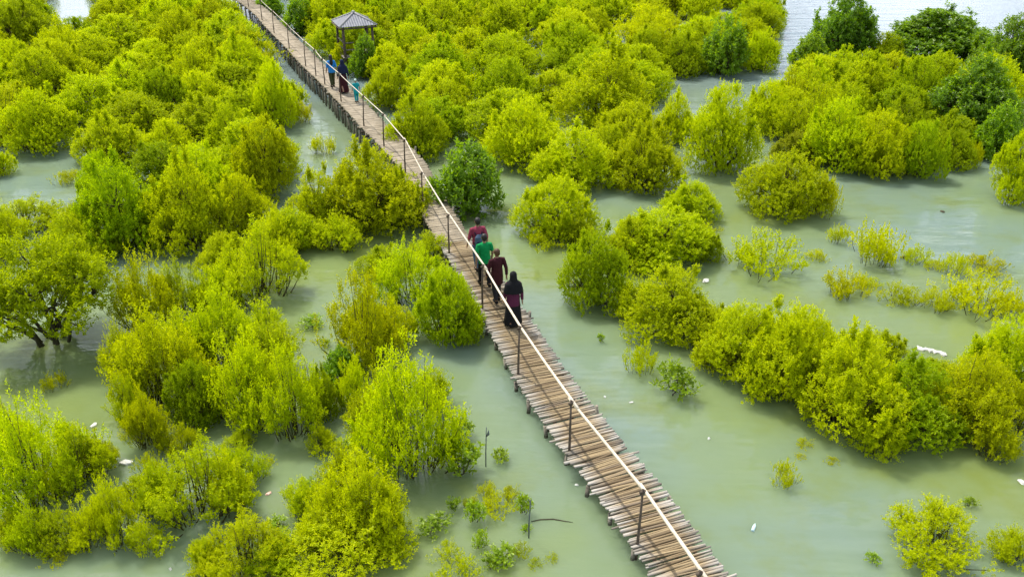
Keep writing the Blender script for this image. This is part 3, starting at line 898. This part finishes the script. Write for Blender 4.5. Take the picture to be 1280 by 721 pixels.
 (220, 575, 46, 530, 'Y', 'fringing the foot of the tall clump'),
 (290, 575, 50, 540, 'Y', 'trailing from the tall clump into open water'),
 (110, 600, 60, 540, 'F', 'behind the two near clumps'),
 (170, 640, 56, 590, 'Y', 'filling the gap between the near clumps'),
 (300, 620, 60, 560, 'F', 'beside the pale pink litter'),
 (30, 700, 60, 630, 'F', 'trailing before the broad near bush'),
 (180, 700, 50, 650, 'Y', 'trailing into the near water between clumps'),
 (380, 660, 60, 600, 'F', 'beside the small pool sapling'),
 (480, 700, 60, 630, 'F', 'beside the row of saplings'),
 (460, 430, 50, 360, 'F', 'behind the twiggy bush in the channel'),
 (585, 430, 40, 370, 'M', 'squeezed against the railed deck edge'),
 (440, 520, 50, 450, 'F', 'linking the twiggy bush and the clear-standing bush'),
 (345, 330, 60, 270, 'F', 'behind the rounded bush by the channel'),
 (420, 320, 70, 270, 'F', 'at the foot of the large railed-side bush'),
 (535, 330, 50, 292, 'F', 'squeezed against the deck above the pair'),
 (900, 470, 60, 410, 'F', 'ragged at the boardwalk end of the hedge'),
 (1110, 580, 60, 530, 'Y', 'trailing from the front of the long near hedge'),
 (960, 500, 60, 440, 'F', 'ragged at the front of the long near hedge'),
 (790, 400, 60, 345, 'F', 'filling the clump across from the walkers'),
 (720, 310, 50, 270, 'F', 'beside the bush across from the walkers'),
]
for e in LB: bush(*e)
# the spreading tree with bare limbs over the shaded pool
bush(62, 462, 178, 300, 'T', 'with bare lower limbs over its own dark reflection')

# --- the dense stands: fill what is left between those ---------------------------------------------
def inside(poly, x, y):
    c = False; j = len(poly) - 1
    for i in range(len(poly)):
        (xi, yi), (xj, yj) = poly[i], poly[j]
        if (yi > y) != (yj > y) and x < (xj - xi) * (y - yi) / (yj - yi) + xi: c = not c
        j = i
    return c
PONDS = [(60, 230, 58, 45), (392, 185, 40, 85), (594, 198, 27, 68), (885, 125, 78, 30), (96, 14, 52, 46)]
STANDS = [([(-50, -16), (60, -16), (60, 40), (125, 45), (125, -16), (268, -16), (345, 80), (345, 165), (320, 250), (250, 290), (110, 290), (110, 190), (-50, 190)],
           'in the dense stand facing the pavilion', 60),
          ([(345, -16), (960, -16), (950, 45), (945, 80), (830, 85), (815, 130), (800, 225), (640, 215), (560, 190), (520, 160), (480, 110), (425, 62)],
           'in the wide thicket beyond the pavilion', 96),
          ([(1010, 110), (1100, 98), (1230, 150), (1180, 205), (1000, 200), (965, 160)], 'in the dark-topped wood', 14)]
walk2d = np.array([(p.x, p.y) for p in PATH])
for poly, where, nmax in STANDS:
    xs = [q[0] for q in poly]; ys = [q[1] for q in poly]
    G = [at(x, y) for x, y in poly]
    n = 0
    for trial in range(6000):
        if n >= nmax: break
        gx = mr.uniform(min(g.x for g in G), max(g.x for g in G)); gy = mr.uniform(min(g.y for g in G), max(g.y for g in G))
        dpt = gy * CP + CAM_H * SP
        px = 640 + gx / dpt * F_PX
        py = 360.5 + F_PX * math.tan(math.atan(CAM_H / gy) - PITCH)
        if not inside(poly, px, py): continue
        if any(((px - a) / c) ** 2 + ((py - b) / d) ** 2 < 1 for a, b, c, d in PONDS): continue
        R = mr.uniform(1.5, 2.2)
        if np.min(np.hypot(walk2d[:, 0] - gx, walk2d[:, 1] - gy)) < R + 0.75: continue
        if math.hypot(gx - GAZ.x, gy - GAZ.y) < R + 0.9: continue
        if any(math.hypot(gx - a, gy - b) < 0.66 * (R + r) for a, b, r in placed): continue
        put(mr.choice('BBBBBYM'), Vector((gx, gy, 0)), R, R * mr.uniform(0.95, 1.35), where)
        n += 1
    print('stand', where, n)
print('mangroves', len(placed))

# ------------------------------------------------------------------ pavilion
ROOF = plain('roof_sheet', (0.10, 0.11, 0.135), (0.17, 0.18, 0.21), 3, 0.6, 0.2, 0.4)
ROOF_EDGE = plain('roof_edge', (0.22, 0.22, 0.22), (0.36, 0.35, 0.34), 5, 0.8, 0.2)
gz = empty('pavilion', (GAZ.x, GAZ.y, 0), math.radians(22))
tag(gz, 'small open pavilion with low grey hipped roof on dark wooden posts above the thicket', 'pavilion')
EZ, AZ, RW, PW, FZ = 2.45, 2.98, 1.03, 0.80, 0.75
corners = [(-RW, -RW), (RW, -RW), (RW, RW), (-RW, RW)]
for k in range(4):
    a, b = Vector((*corners[k], EZ)), Vector((*corners[(k + 1) % 4], EZ))
    apex = Vector((0, 0, AZ))
    n = 15; V, Fc = [], []
    nrm = (b - a).cross(apex - a).normalized()
    for i in range(2 * n + 1):
        t = i / (2 * n)
        e = a.lerp(b, t); top = apex
        # sheet ridges run up the slope; rows meet at the hips
        off = nrm * (0.018 if i % 2 else 0.0)
        mid_dir = (apex - (a + b) / 2)
        reach = 1 - abs(2 * t - 1)
        V += [e + off, e + mid_dir * reach + off * min(1, reach * 8), e - nrm * 0.02, e + mid_dir * reach - nrm * 0.02]
    for i in range(2 * n):
        q = i * 4
        Fc += [(q, q + 4, q + 5, q + 1), (q + 2, q + 3, q + 7, q + 6), (q, q + 2, q + 6, q + 4)]
    mb = MB(); mb.v, mb.f = V, Fc
    mb.build('roof_panel', ROOF, gz, smooth=False)
    MB().tube([a + Vector((0, 0, 0.01)), apex + Vector((0, 0, 0.03))], [0.05, 0.05], n=6).build('hip_ridge', ROOF_EDGE, gz)
    MB().tube([a * 0.985 + Vector((0, 0, -0.06)), b * 0.985 + Vector((0, 0, -0.06))], [0.045, 0.045], n=4).build('eave_beam', POST, gz)
MB().ellipsoid((0, 0, AZ + 0.05), (0.1, 0.1, 0.08)).build('roof_cap', ROOF_EDGE, gz)
for (x, y) in ((-PW, -PW), (PW, -PW), (PW, PW), (-PW, PW), (PW * 0.62, -PW), (-PW * 0.62, PW)):
    MB().tube([(x, y, -0.5), (x * 1.01, y, 1.2), (x, y, EZ - 0.03)], [0.075, 0.07, 0.065], n=7).build('post', POST, gz)
for k in range(12):
    y = -PW - 0.1 + (2 * PW + 0.2) * (k + 0.5) / 12
    MB().box((-PW - 0.12, y - 0.085, FZ), (PW + 0.12, y + 0.085, FZ + 0.04)).build('floor_board', PILE, gz, smooth=False)
for x in (-PW, PW):
    MB().tube([(x * 0.99, -PW - 0.1, FZ - 0.05), (x * 0.99, PW + 0.1, FZ - 0.05)], [0.05, 0.05], n=6).build('floor_beam', POST, gz)
    for z in (FZ + 0.42, FZ + 0.8):
        MB().tube([(x * 1.0, -PW, z), (x * 1.0, PW, z)], [0.035, 0.035], n=6).build('side_rail', PILE, gz)
for z in (FZ + 0.42, FZ + 0.8):
    MB().tube([(-PW, -PW, z), (-PW * 0.35, -PW, z)], [0.035, 0.035], n=6).build('side_rail', PILE, gz)
for sx in (0.95, 1.45):
    MB().tube([(PW * 0.9 + sx - 0.6, -PW - 0.1, FZ), (PW * 0.9 + sx, -PW - 1.3, -0.2)], [0.04, 0.04], n=6).build('ladder_rail', PILE, gz)
for k in range(4):
    t = (k + 0.6) / 5
    x = PW * 0.9 + 0.35 + 0.6 * t; y = -PW - 0.1 - 1.2 * t; z = FZ - (FZ + 0.2) * t
    MB().tube([(x - 0.02, y, z), (x + 0.53, y, z)], [0.03, 0.03], n=6).build('ladder_rung', PILE, gz)

# ------------------------------------------------------------------ people
def cloth(name, c, rough=0.85):
    d = tuple(v * 0.7 for v in c)
    return plain(name, d, c, 12, rough, 0.3, 0.15)
SKIN = plain('skin', (0.24, 0.13, 0.08), (0.30, 0.17, 0.11), 6, 0.6, 0.0, 0.3)
HAIR = plain('hair_black', (0.008, 0.007, 0.007), (0.02, 0.017, 0.015), 30, 0.5, 0.3, 0.3)
HAIR_BROWN = plain('hair_brown', (0.045, 0.022, 0.010), (0.085, 0.042, 0.02), 30, 0.5, 0.3, 0.3)
BLACK = cloth('black_cloth', (0.012, 0.012, 0.014))
DARKTR = cloth('charcoal_cloth', (0.025, 0.024, 0.027))
GREEN = cloth('green_cloth', (0.005, 0.26, 0.07))
PINK = cloth('pink_cloth', (0.28, 0.045, 0.08))
MAROON = cloth('maroon_cloth', (0.05, 0.012, 0.016))
PLUM = cloth('plum_cloth', (0.10, 0.02, 0.055))
DENIM = cloth('denim_cloth', (0.07, 0.11, 0.17))
NAVY = cloth('navy_cloth', (0.012, 0.018, 0.05))
BLUE = cloth('blue_cloth', (0.03, 0.22, 0.60))
TEAL = cloth('teal_cloth', (0.01, 0.30, 0.34))
PALECLOTH = cloth('pale_cloth', (0.55, 0.70, 0.66))
OLIVE = cloth('olive_cloth', (0.06, 0.07, 0.03))
EYE = plain('eye_dark', (0.01, 0.01, 0.01), (0.02, 0.015, 0.01), 10, 0.3, 0, 0.5)
LIP = plain('lip', (0.25, 0.09, 0.07), (0.28, 0.10, 0.08), 10, 0.5, 0, 0.3)

def fuse(mb, name, mat, voxel, parent, smooth_it=3):
    me = mb.mesh(name, mat)
    o = bpy.data.objects.new(name, me); C.objects.link(o)
    m = o.modifiers.new('r', 'REMESH'); m.mode = 'VOXEL'; m.voxel_size = voxel; m.use_smooth_shade = True
    if smooth_it:
        sm = o.modifiers.new('s', 'SMOOTH'); sm.factor = 0.5; sm.iterations = smooth_it
    dg = bpy.context.evaluated_depsgraph_get(); dg.update()
    res = bpy.data.meshes.new_from_object(o.evaluated_get(dg))
    o.modifiers.clear(); o.data = res
    if not res.materials: res.materials.append(mat)
    o.parent = parent
    return o

def person(loc, heading, H, label, spec):
    """a walking figure facing its local +Y; spec tells the clothes"""
    t = empty('person', loc, heading)
    tag(t, label, 'person', spec.get('group'))
    vx = spec.get('voxel', 0.009)
    st = spec.get('stride', 0.10); sg = spec.get('lead', 1); fem = spec.get('female', False)
    sh = 0.100 if fem else 0.115
    def S(p): return tuple(q * H for q in p)
    hipx = 0.052
    legs, arms = {}, {}
    for s_ in (-1, 1):
        fw = st * s_ * sg
        hip = (hipx * s_, 0, 0.50)
        knee = (hipx * 1.05 * s_, fw * 0.55 + 0.03, 0.275)
        lift = 0.03 if fw < 0 else 0.0
        ank = (hipx * s_, fw - 0.01, 0.045 + lift)
        legs[s_] = (hip, knee, ank, fw)
        af = -fw * 0.7
        shd = (sh * s_, 0, 0.795)
        elb = ((sh + 0.035) * s_, af * 0.4 - 0.02, 0.635)
        wri = ((sh + 0.045) * s_, af + 0.02, 0.485)
        if spec.get('arm_bent') == s_:
            elb = ((sh + 0.03) * s_, -0.01, 0.64); wri = ((sh - 0.02) * s_, 0.12, 0.66)
        arms[s_] = (shd, elb, wri)
    b = MB()
    b.ellipsoid(S((0, 0.012, 0.935)), S((0.046, 0.056, 0.064)), 16, 12)
    b.ellipsoid(S((0, 0.022, 0.905)), S((0.036, 0.040, 0.036)), 12, 8)
    b.tube([S((0, 0.062, 0.945)), S((0, 0.076, 0.922)), S((0, 0.066, 0.917))], [0.006 * H, 0.010 * H, 0.008 * H], 6)
    for s_ in (-1, 1): b.ellipsoid(S((0.047 * s_, 0.004, 0.932)), S((0.007, 0.013, 0.018)), 8, 6)
    b.tube([S((0, -0.004, 0.80)), S((0, 0.002, 0.85)), S((0, 0.010, 0.90))], [0.036 * H, 0.030 * H, 0.030 * H], 10)
    b.tube([S((0, 0, 0.47)), S((0, 0, 0.55)), S((0, 0.004, 0.64)), S((0, 0.006, 0.74)), S((0, 0, 0.80)), S((0, 0, 0.83))],
           [(0.078 * H, 0.056 * H), (0.088 * H, 0.058 * H), (0.074 * H, 0.05 * H), (0.092 * H, 0.06 * H), (0.10 * H, 0.05 * H), (0.05 * H, 0.034 * H)], 14)
    for s_ in (-1, 1):
        hip, knee, ank, fw = legs[s_]
        b.tube([S(hip), S(knee), S(ank)], [0.052 * H, 0.034 * H, 0.021 * H], 10)
        z0 = ank[2] - 0.03
        b.tube([S((ank[0], ank[1] - 0.025, z0 + 0.008)), S((ank[0], ank[1] + 0.03, z0 + 0.004)), S((ank[0] * 1.1, ank[1] + 0.105, z0))], [0.022 * H, 0.024 * H, 0.016 * H], 8)
        shd, elb, wri = arms[s_]
        b.tube([S(shd), S(elb), S(wri)], [0.030 * H, 0.023 * H, 0.016 * H], 10)
        wv = Vector(S(wri)); dv = (wv - Vector(S(elb))).normalized()
        fwd = Vector((0, 1, 0)); fwd = (fwd - dv * fwd.dot(dv)).normalized(); inn = dv.cross(fwd) * (1 if s_ > 0 else -1)
        palm = wv + dv * 0.05 * H
        b.tube([wv, palm], [(0.012 * H, 0.018 * H), (0.012 * H, 0.024 * H)], 8)
        for q, ln in ((-0.018, 0.038), (-0.006, 0.046), (0.006, 0.049), (0.018, 0.044)):
            r0 = palm + fwd * q * H
            b.tube([r0 - dv * 0.012 * H, r0 + dv * ln * 0.5 * H, r0 + dv * ln * 0.9 * H + inn * 0.012 * H], [0.0062 * H, 0.0058 * H, 0.0045 * H], 6)
        th0 = wv + dv * 0.018 * H + fwd * 0.014 * H
        b.tube([th0, th0 + dv * 0.022 * H + fwd * 0.02 * H, th0 + dv * 0.046 * H + fwd * 0.024 * H], [0.009 * H, 0.008 * H, 0.006 * H], 6)
    fuse(b, 'body', SKIN, vx * 0.75, t, 2)
    if spec.get('face', True):
        for s_ in (-1, 1):
            MB().ellipsoid(S((0.018 * s_, 0.064, 0.938)), S((0.008, 0.005, 0.005)), 8, 6).build('eye', EYE, t)
        MB().ellipsoid(S((0, 0.062, 0.897)), S((0.014, 0.006, 0.005)), 8, 6).build('mouth', LIP, t)
    # upper garment
    top = spec['top']; hem = spec.get('hem', 0.46); slv = spec.get('sleeve', 0.5); g = spec.get('fit', 1.0)
    b = MB()
    b.tube([S((0, 0, hem)), S((0, 0, 0.55)), S((0, 0.004, 0.64)), S((0, 0.006, 0.74)), S((0, 0, 0.805)), S((0, 0, 0.842))],
           [(0.100 * H * g, 0.075 * H * g), (0.100 * H * g, 0.072 * H * g), (0.092 * H * g, 0.066 * H * g), (0.104 * H, 0.074 * H), (0.092 * H, 0.06 * H), (0.045 * H, 0.042 * H)], 16)
    for s_ in (-1, 1):
        shd, elb, wri = [Vector(S(q)) for q in arms[s_]]
        if slv <= 1: P = [Vector((shd.x * 0.45, 0, shd.z + 0.012 * H)), shd, shd.lerp(elb, 0.3), shd.lerp(elb, slv)]; R = [0.034 * H, 0.036 * H, 0.037 * H, 0.035 * H]
        else: P = [Vector((shd.x * 0.45, 0, shd.z + 0.012 * H)), shd, shd.lerp(elb, 0.3), elb, elb.lerp(wri, slv - 1)]; R = [0.034 * H, 0.035 * H, 0.035 * H, 0.031 * H, 0.025 * H]
        b.tube(P, R, 10)
    fuse(b, spec.get('top_name', 'shirt'), top, vx, t, 4)
    # lower garment
    if spec.get('skirt'):
        b = MB(); n = 28; V = []
        rows = [(0.58, 0.094, 0.07), (0.48, 0.110, 0.084), (0.30, 0.125, 0.10), (0.12, 0.145, 0.125), (0.035, 0.152, 0.135)]
        for j, (z, rx, ry) in enumerate(rows):
            for k in range(n):
                th = 2 * math.pi * k / n
                w_ = 1 + 0.05 * j / 4 * math.sin(7 * th + 1) + 0.03 * j / 4 * math.sin(11 * th)
                V.append(Vector((rx * w_ * math.cos(th) * H, (ry * w_ * math.sin(th) + 0.01 * j) * H, z * H)))
        Fc = [(j * n + k, (j + 1) * n + k, (j + 1) * n + (k + 1) % n, j * n + (k + 1) % n) for j in range(4) for k in range(n)]
        b.v, b.f = V, Fc
        b.build('skirt', spec['bottom'], t)
    else:
        b = MB()
        b.tube([S((0, 0, 0.44)), S((0, 0, 0.50)), S((0, 0, 0.58))], [(0.09 * H, 0.064 * H), (0.097 * H, 0.068 * H), (0.086 * H, 0.062 * H)], 14)
        end = spec.get('leg_end', 0.93)
        for s_ in (-1, 1):
            hip, knee, ank, fw = [Vector(S(q)) if isinstance(q, tuple) else q for q in legs[s_]]
            b.tube([hip, knee, knee.lerp(ank, end)], [0.060 * H, 0.045 * H, 0.036 * H], 10)
        fuse(b, 'trousers', spec['bottom'], vx, t, 3)
    for s_ in (-1, 1):
        hip, knee, ank, fw = legs[s_]; z0 = ank[2] - 0.03
        b = MB().tube([S((ank[0], ank[1] - 0.032, z0 + 0.010)), S((ank[0], ank[1] + 0.03, z0 + 0.008)), S((ank[0] * 1.1, ank[1] + 0.112, z0 + 0.004))], [0.026 * H, 0.029 * H, 0.022 * H], 10)
        b.build('shoe', spec.get('shoe', BLACK), t)
    # head cover
    hd = spec.get('head', 'hair')
    b = MB()
    if hd == 'hair':
        b.ellipsoid(S((0, -0.004, 0.952)), S((0.053, 0.058, 0.056)), 16, 12)
        b.ellipsoid(S((0, -0.026, 0.925)), S((0.046, 0.036, 0.050)), 14, 10)
        fuse(b, 'hair', spec.get('hair', HAIR), vx, t, 1)
    elif hd == 'long_hair':
        b.ellipsoid(S((0, -0.006, 0.952)), S((0.056, 0.062, 0.058)), 16, 12)
        b.tube([S((0, -0.03, 0.94)), S((0, -0.055, 0.86)), S((0, -0.07, 0.76)), S((0, -0.07, 0.70))], [(0.055 * H, 0.035 * H), (0.058 * H, 0.03 * H), (0.05 * H, 0.022 * H), (0.03 * H, 0.012 * H)], 12)
        fuse(b, 'hair', spec.get('hair', HAIR), vx, t, 1)
    elif hd == 'hijab':
        b.ellipsoid(S((0, -0.004, 0.948)), S((0.060, 0.064, 0.066)), 16, 12)
        b.tube([S((0, -0.012, 0.93)), S((0, -0.012, 0.86)), S((0, -0.006, 0.80)), S((0, -0.012, 0.70)), S((0, -0.016, spec.get('veil_end', 0.60)))],
               [(0.056 * H, 0.056 * H), (0.066 * H, 0.060 * H), (0.135 * H, 0.088 * H), (0.160 * H, 0.102 * H), (0.168 * H, 0.108 * H)], 18)
        fuse(b, 'headscarf', spec.get('hair', BLACK), vx, t, 3)
    elif hd == 'cap':
        b.ellipsoid(S((0, -0.002, 0.96)), S((0.057, 0.064, 0.054)), 16, 12)
        b.tube([S((0, 0.03, 0.955)), S((0, 0.10, 0.948))], [(0.045 * H, 0.008 * H), (0.03 * H, 0.006 * H)], 10)
        fuse(b, 'cap', spec.get('hair', PALECLOTH), vx, t, 1)
    return t

def stand_at(px, py, side_off=0.0):
    """on the boardwalk, near the pixel where the photograph shows the feet"""
    q = at(px, py, deck_z(py))
    i0 = min(range(len(PATH)), key=lambda i: (PATH[i] - q).length)
    p, d, side = on_path(CUM[i0])
    lat = max(-0.36, min(0.4, (q - p).dot(side)))
    pos = p + side * lat
    return Vector((pos.x, pos.y, p.z - 0.004)), math.atan2(d.y, d.x) - math.pi / 2

G4 = 'people walking along the boardwalk'
p, h = stand_at(598, 337); pk_pos, pk_h = p, h
person(p, h, 1.70, 'person in a pink-red shirt and dark jeans leading four walkers', dict(top=PINK, bottom=DENIM, sleeve=1.15, stride=0.10, lead=1, group=G4, hair=HAIR))
p, h = stand_at(606, 357)
person(p, h, 1.66, 'person in a bright green shirt and black trousers seen from behind', dict(top=GREEN, bottom=BLACK, sleeve=0.75, stride=0.09, lead=-1, group=G4, fit=1.08))
p, h = stand_at(622, 378)
person(p, h + 0.1, 1.66, 'person in a dark maroon long top with short brown hair', dict(top=MAROON, bottom=DARKTR, sleeve=1.8, hem=0.36, stride=0.08, lead=1, group=G4, hair=HAIR_BROWN, fit=1.06))
p, h = stand_at(641, 406)
person(p, h - 0.15, 1.62, 'person in a long black headscarf, plum tunic and black skirt', dict(top=PLUM, bottom=BLACK, sleeve=1.85, hem=0.40, skirt=True, female=True, head='hijab', stride=0.06, group=G4, veil_end=0.64, top_name='tunic', fit=1.1))
p, h = stand_at(417, 110)
person(p, h, 1.56, 'person with long black hair, bright blue shirt and olive trousers', dict(top=BLUE, bottom=OLIVE, sleeve=1.1, head='long_hair', female=True, group=G4, voxel=0.014, fit=1.1))
p, h = stand_at(431, 117)
person(p, h, 1.58, 'person in a navy top and maroon skirt beside a child', dict(top=NAVY, bottom=MAROON, sleeve=1.8, hem=0.36, skirt=True, head='hijab', hair=NAVY, female=True, group=G4, voxel=0.014, top_name='tunic'))
p, h = stand_at(446, 128)
person(p, h, 1.08, 'child in a teal outfit and pale cap', dict(top=TEAL, bottom=TEAL, sleeve=0.7, head='cap', hair=PALECLOTH, stride=0.06, group=G4, voxel=0.012, hem=0.40, fit=1.12))
# backpack of the first walker
bp = empty('backpack', pk_pos + Vector((0, 0, 1.04)), pk_h)
tag(bp, 'faded blue backpack worn over a pink-red shirt', 'backpack')
mb = MB(); mb.tube([(0, -0.17, -0.2), (0, -0.19, -0.02), (0, -0.185, 0.12), (0, -0.16, 0.2)], [(0.145, 0.07), (0.155, 0.085), (0.14, 0.07), (0.07, 0.03)], 16)
fuse(mb, 'bag', DENIM, 0.012, bp, 3)
mb = MB(); mb.tube([(0, -0.26, -0.14), (0, -0.265, 0.0)], [(0.1, 0.025), (0.1, 0.02)], 12); fuse(mb, 'pocket', NAVY, 0.012, bp, 2)
for s_ in (-1, 1):
    MB().tube([(0.1 * s_, -0.12, 0.17), (0.11 * s_, 0.0, 0.385), (0.11 * s_, 0.13, 0.26), (0.13 * s_, 0.1, 0.05), (0.14 * s_, -0.1, -0.12)], [(0.022, 0.008)] * 5, 8).build('strap', NAVY, bp)

# ------------------------------------------------------------------ stakes, driftwood and litter
STAKE = plain('stake', (0.05, 0.07, 0.07), (0.12, 0.14, 0.13), 20, 0.7, 0.2)
q = at(607, 583)
st = empty('stake', (q.x, q.y, 0)); tag(st, 'thin dark stake with a forked top standing in the water near the saplings', 'stake')
MB().tube([(0, 0, -0.5), (0.01, 0, 0.4), (0.03, 0.02, 1.05)], [0.014, 0.013, 0.009], 6).build('shaft', STAKE, st)
MB().tube([(0.025, 0.01, 0.82), (0.07, 0.0, 0.88), (0.075, 0, 0.98)], [0.02, 0.03, 0.008], 6).build('fork', STAKE, st)
q = at(661, 672)
st = empty('stake', (q.x, q.y, 0)); tag(st, 'leaning blue-grey stake with a sapling growing against it', 'stake')
MB().tube([(0, 0, -0.4), (0.0, 0, 0.4), (0.03, 0.0, 0.98)], [0.016, 0.014, 0.011], 6).build('shaft', STAKE, st)
MB().tube([(0.02, 0, 0.9), (-0.02, 0.0, 1.0)], [0.012, 0.006], 6).build('fork', STAKE, st)
pts_ = [at(664, 652), at(676, 649.5), at(692, 649), at(706, 651.5), at(716, 653)]
m0 = pts_[0]
o = MB().tube([p - m0 + Vector((0, 0, 0.012)) for p in pts_], [0.009, 0.014, 0.014, 0.011, 0.005], 6).build('branch', BARK_DARK, loc=m0)
tag(o, 'thin curved branch afloat beside the leaning stake', 'branch')
pts_ = [at(738, 700), at(752, 694), at(768, 691)]
WHITE = plain('foam_white', (0.38, 0.38, 0.35), (0.58, 0.58, 0.54), 8, 0.7, 0.3)
PLASTIC = plain('pale_plastic', (0.30, 0.33, 0.30), (0.45, 0.46, 0.42), 8, 0.35, 0.2, 0.5)
PINKP = plain('pink_plastic', (0.60, 0.36, 0.30), (0.75, 0.52, 0.42), 8, 0.4, 0.2, 0.5)
BLUEP = plain('clear_blue_plastic', (0.42, 0.60, 0.62), (0.60, 0.74, 0.74), 8, 0.25, 0.1, 0.5)

def slab(seed, L, W, T, n=14):
    r = random.Random(seed); mb = MB(); V = []
    for i in range(n):
        x = -L / 2 + L * i / (n - 1)
        w_ = W * (0.55 + 0.45 * r.random()) * (0.6 if i in (0, n - 1) else 1); t = T * (0.6 + 0.6 * r.random()); yo = r.uniform(-.25, .25) * W
        V += [Vector((x, yo - w_ / 2, 0.0)), Vector((x, yo + w_ / 2, 0.0)), Vector((x + r.uniform(-.02, .02), yo + w_ * 0.36, t)), Vector((x, yo - w_ * 0.36, t * r.uniform(.7, 1.1)))]
    Fc = [(0, 3, 2, 1), tuple((n - 1) * 4 + k for k in range(4))]
    for i in range(n - 1):
        a, b = i * 4, i * 4 + 4
        for k in range(4): Fc.append((a + k, a + (k + 1) % 4, b + (k + 1) % 4, b + k))
    mb.v, mb.f = V, Fc
    return mb
a, b = at(1143, 434), at(1186, 444)
c = (a + b) / 2
o = slab(5, (b - a).length * 0.9, 0.2, 0.06).build('foam_raft', WHITE, smooth=False, loc=(c.x, c.y, -0.01))
o.rotation_euler = (0, 0, math.atan2(b.y - a.y, b.x - a.x))
tag(o, 'long broken strip of white foam afloat behind the near hedge', 'foam')

def crumple(seed, r):
    rr = random.Random(seed); bm = bmesh.new()
    bmesh.ops.create_icosphere(bm, subdivisions=2, radius=r)
    for v in bm.verts:
        v.co *= rr.uniform(0.65, 1.15); v.co.z = max(v.co.z * 0.45 + r * 0.25, -0.01)
    me = bpy.data.meshes.new('litter'); bm.to_mesh(me); bm.free()
    return me
LITTER = [
 (158, 579, 0.14, 'plastic_bag', WHITE, 'crumpled white bag afloat between the near clumps', 'bag'),
 (117, 532, 0.10, 'foam_scrap', WHITE, 'white scrap afloat behind the broad near bush', 'scrap'),
 (317, 661, 0.11, 'plastic_bag', PINKP, 'pinkish bag caught on the bush with golden tips', 'bag'),
 (336, 617, 0.07, 'cup', PINKP, 'small pale pink litter piece in the pool below the tall clump', 'litter'),
 (213, 711, 0.045, 'foam_scrap', WHITE, 'tiny white scrap afloat at the near water edge', 'scrap'),
 (789, 503, 0.055, 'foam_scrap', WHITE, 'white scrap afloat off the unrailed side of the boardwalk', 'scrap'),
 (756, 496, 0.05, 'foam_scrap', PLASTIC, 'pale sunken scrap off the unrailed side of the boardwalk', 'scrap'),
 (721, 606, 0.05, 'foam_scrap', PLASTIC, 'grey scrap afloat off the railed side of the boardwalk', 'scrap'),
 (882, 352, 0.16, 'foam_scrap', WHITE, 'white debris drifted against the clump across from the walkers', 'scrap'),
 (906, 384, 0.09, 'foam_scrap', PLASTIC, 'pale debris in the gap behind the long near hedge', 'scrap'),
 (1256, 404, 0.16, 'foam_scrap', PLASTIC, 'greyish debris caught in the low olive shrubs', 'scrap'),
 (1277, 603, 0.10, 'plastic_bag', WHITE, 'white bag beyond the lone near bush', 'bag'),
 (1278, 528, 0.11, 'plastic_bag', WHITE, 'white bag hung in the long near hedge', 'bag'),
 (886, 548, 0.05, 'foam_scrap', PLASTIC, 'faint pale scrap in open water before the hedge', 'scrap'),
 (869, 459, 0.06, 'foam_scrap', WHITE, 'white scrap beside the broad sapling', 'scrap'),
 (1032, 407, 0.07, 'driftwood', BARK_DARK, 'dark driftwood lump behind the long near hedge', 'driftwood'),
 (1178, 265, 0.10, 'driftwood', BARK_DARK, 'dark driftwood lump on the rippled water', 'driftwood'),
 (1131, 322, 0.14, 'driftwood', BARK_DARK, 'dark driftwood lump between the scattered shrubs', 'driftwood'),
]
for i, (x, y, r, nm, m, lab, cat) in enumerate(LITTER):
    me = crumple(i + 3, r * 0.72); me.materials.append(m)
    q = at(x, y)
    o = link(bpy.data.objects.new(nm, me)); o.location = (q.x, q.y, 0.0)
    o.scale = (1.5, 0.9, 1); o.rotation_euler = (0, 0, i * 1.3)
    tag(o, lab, cat)
q = at(942, 660)
bt = MB().tube([(-0.1, 0, 0.015), (-0.095, 0, 0.015), (0.04, 0, 0.015), (0.075, 0, 0.017), (0.1, 0, 0.018), (0.125, 0, 0.018)], [0.02, 0.034, 0.034, 0.03, 0.013, 0.013], 12).build('bottle', BLUEP, loc=(q.x, q.y, 0))
bt.rotation_euler = (0, 0, 1.1)
tag(bt, 'clear bluish plastic bottle afloat off the unrailed side of the boardwalk', 'bottle')
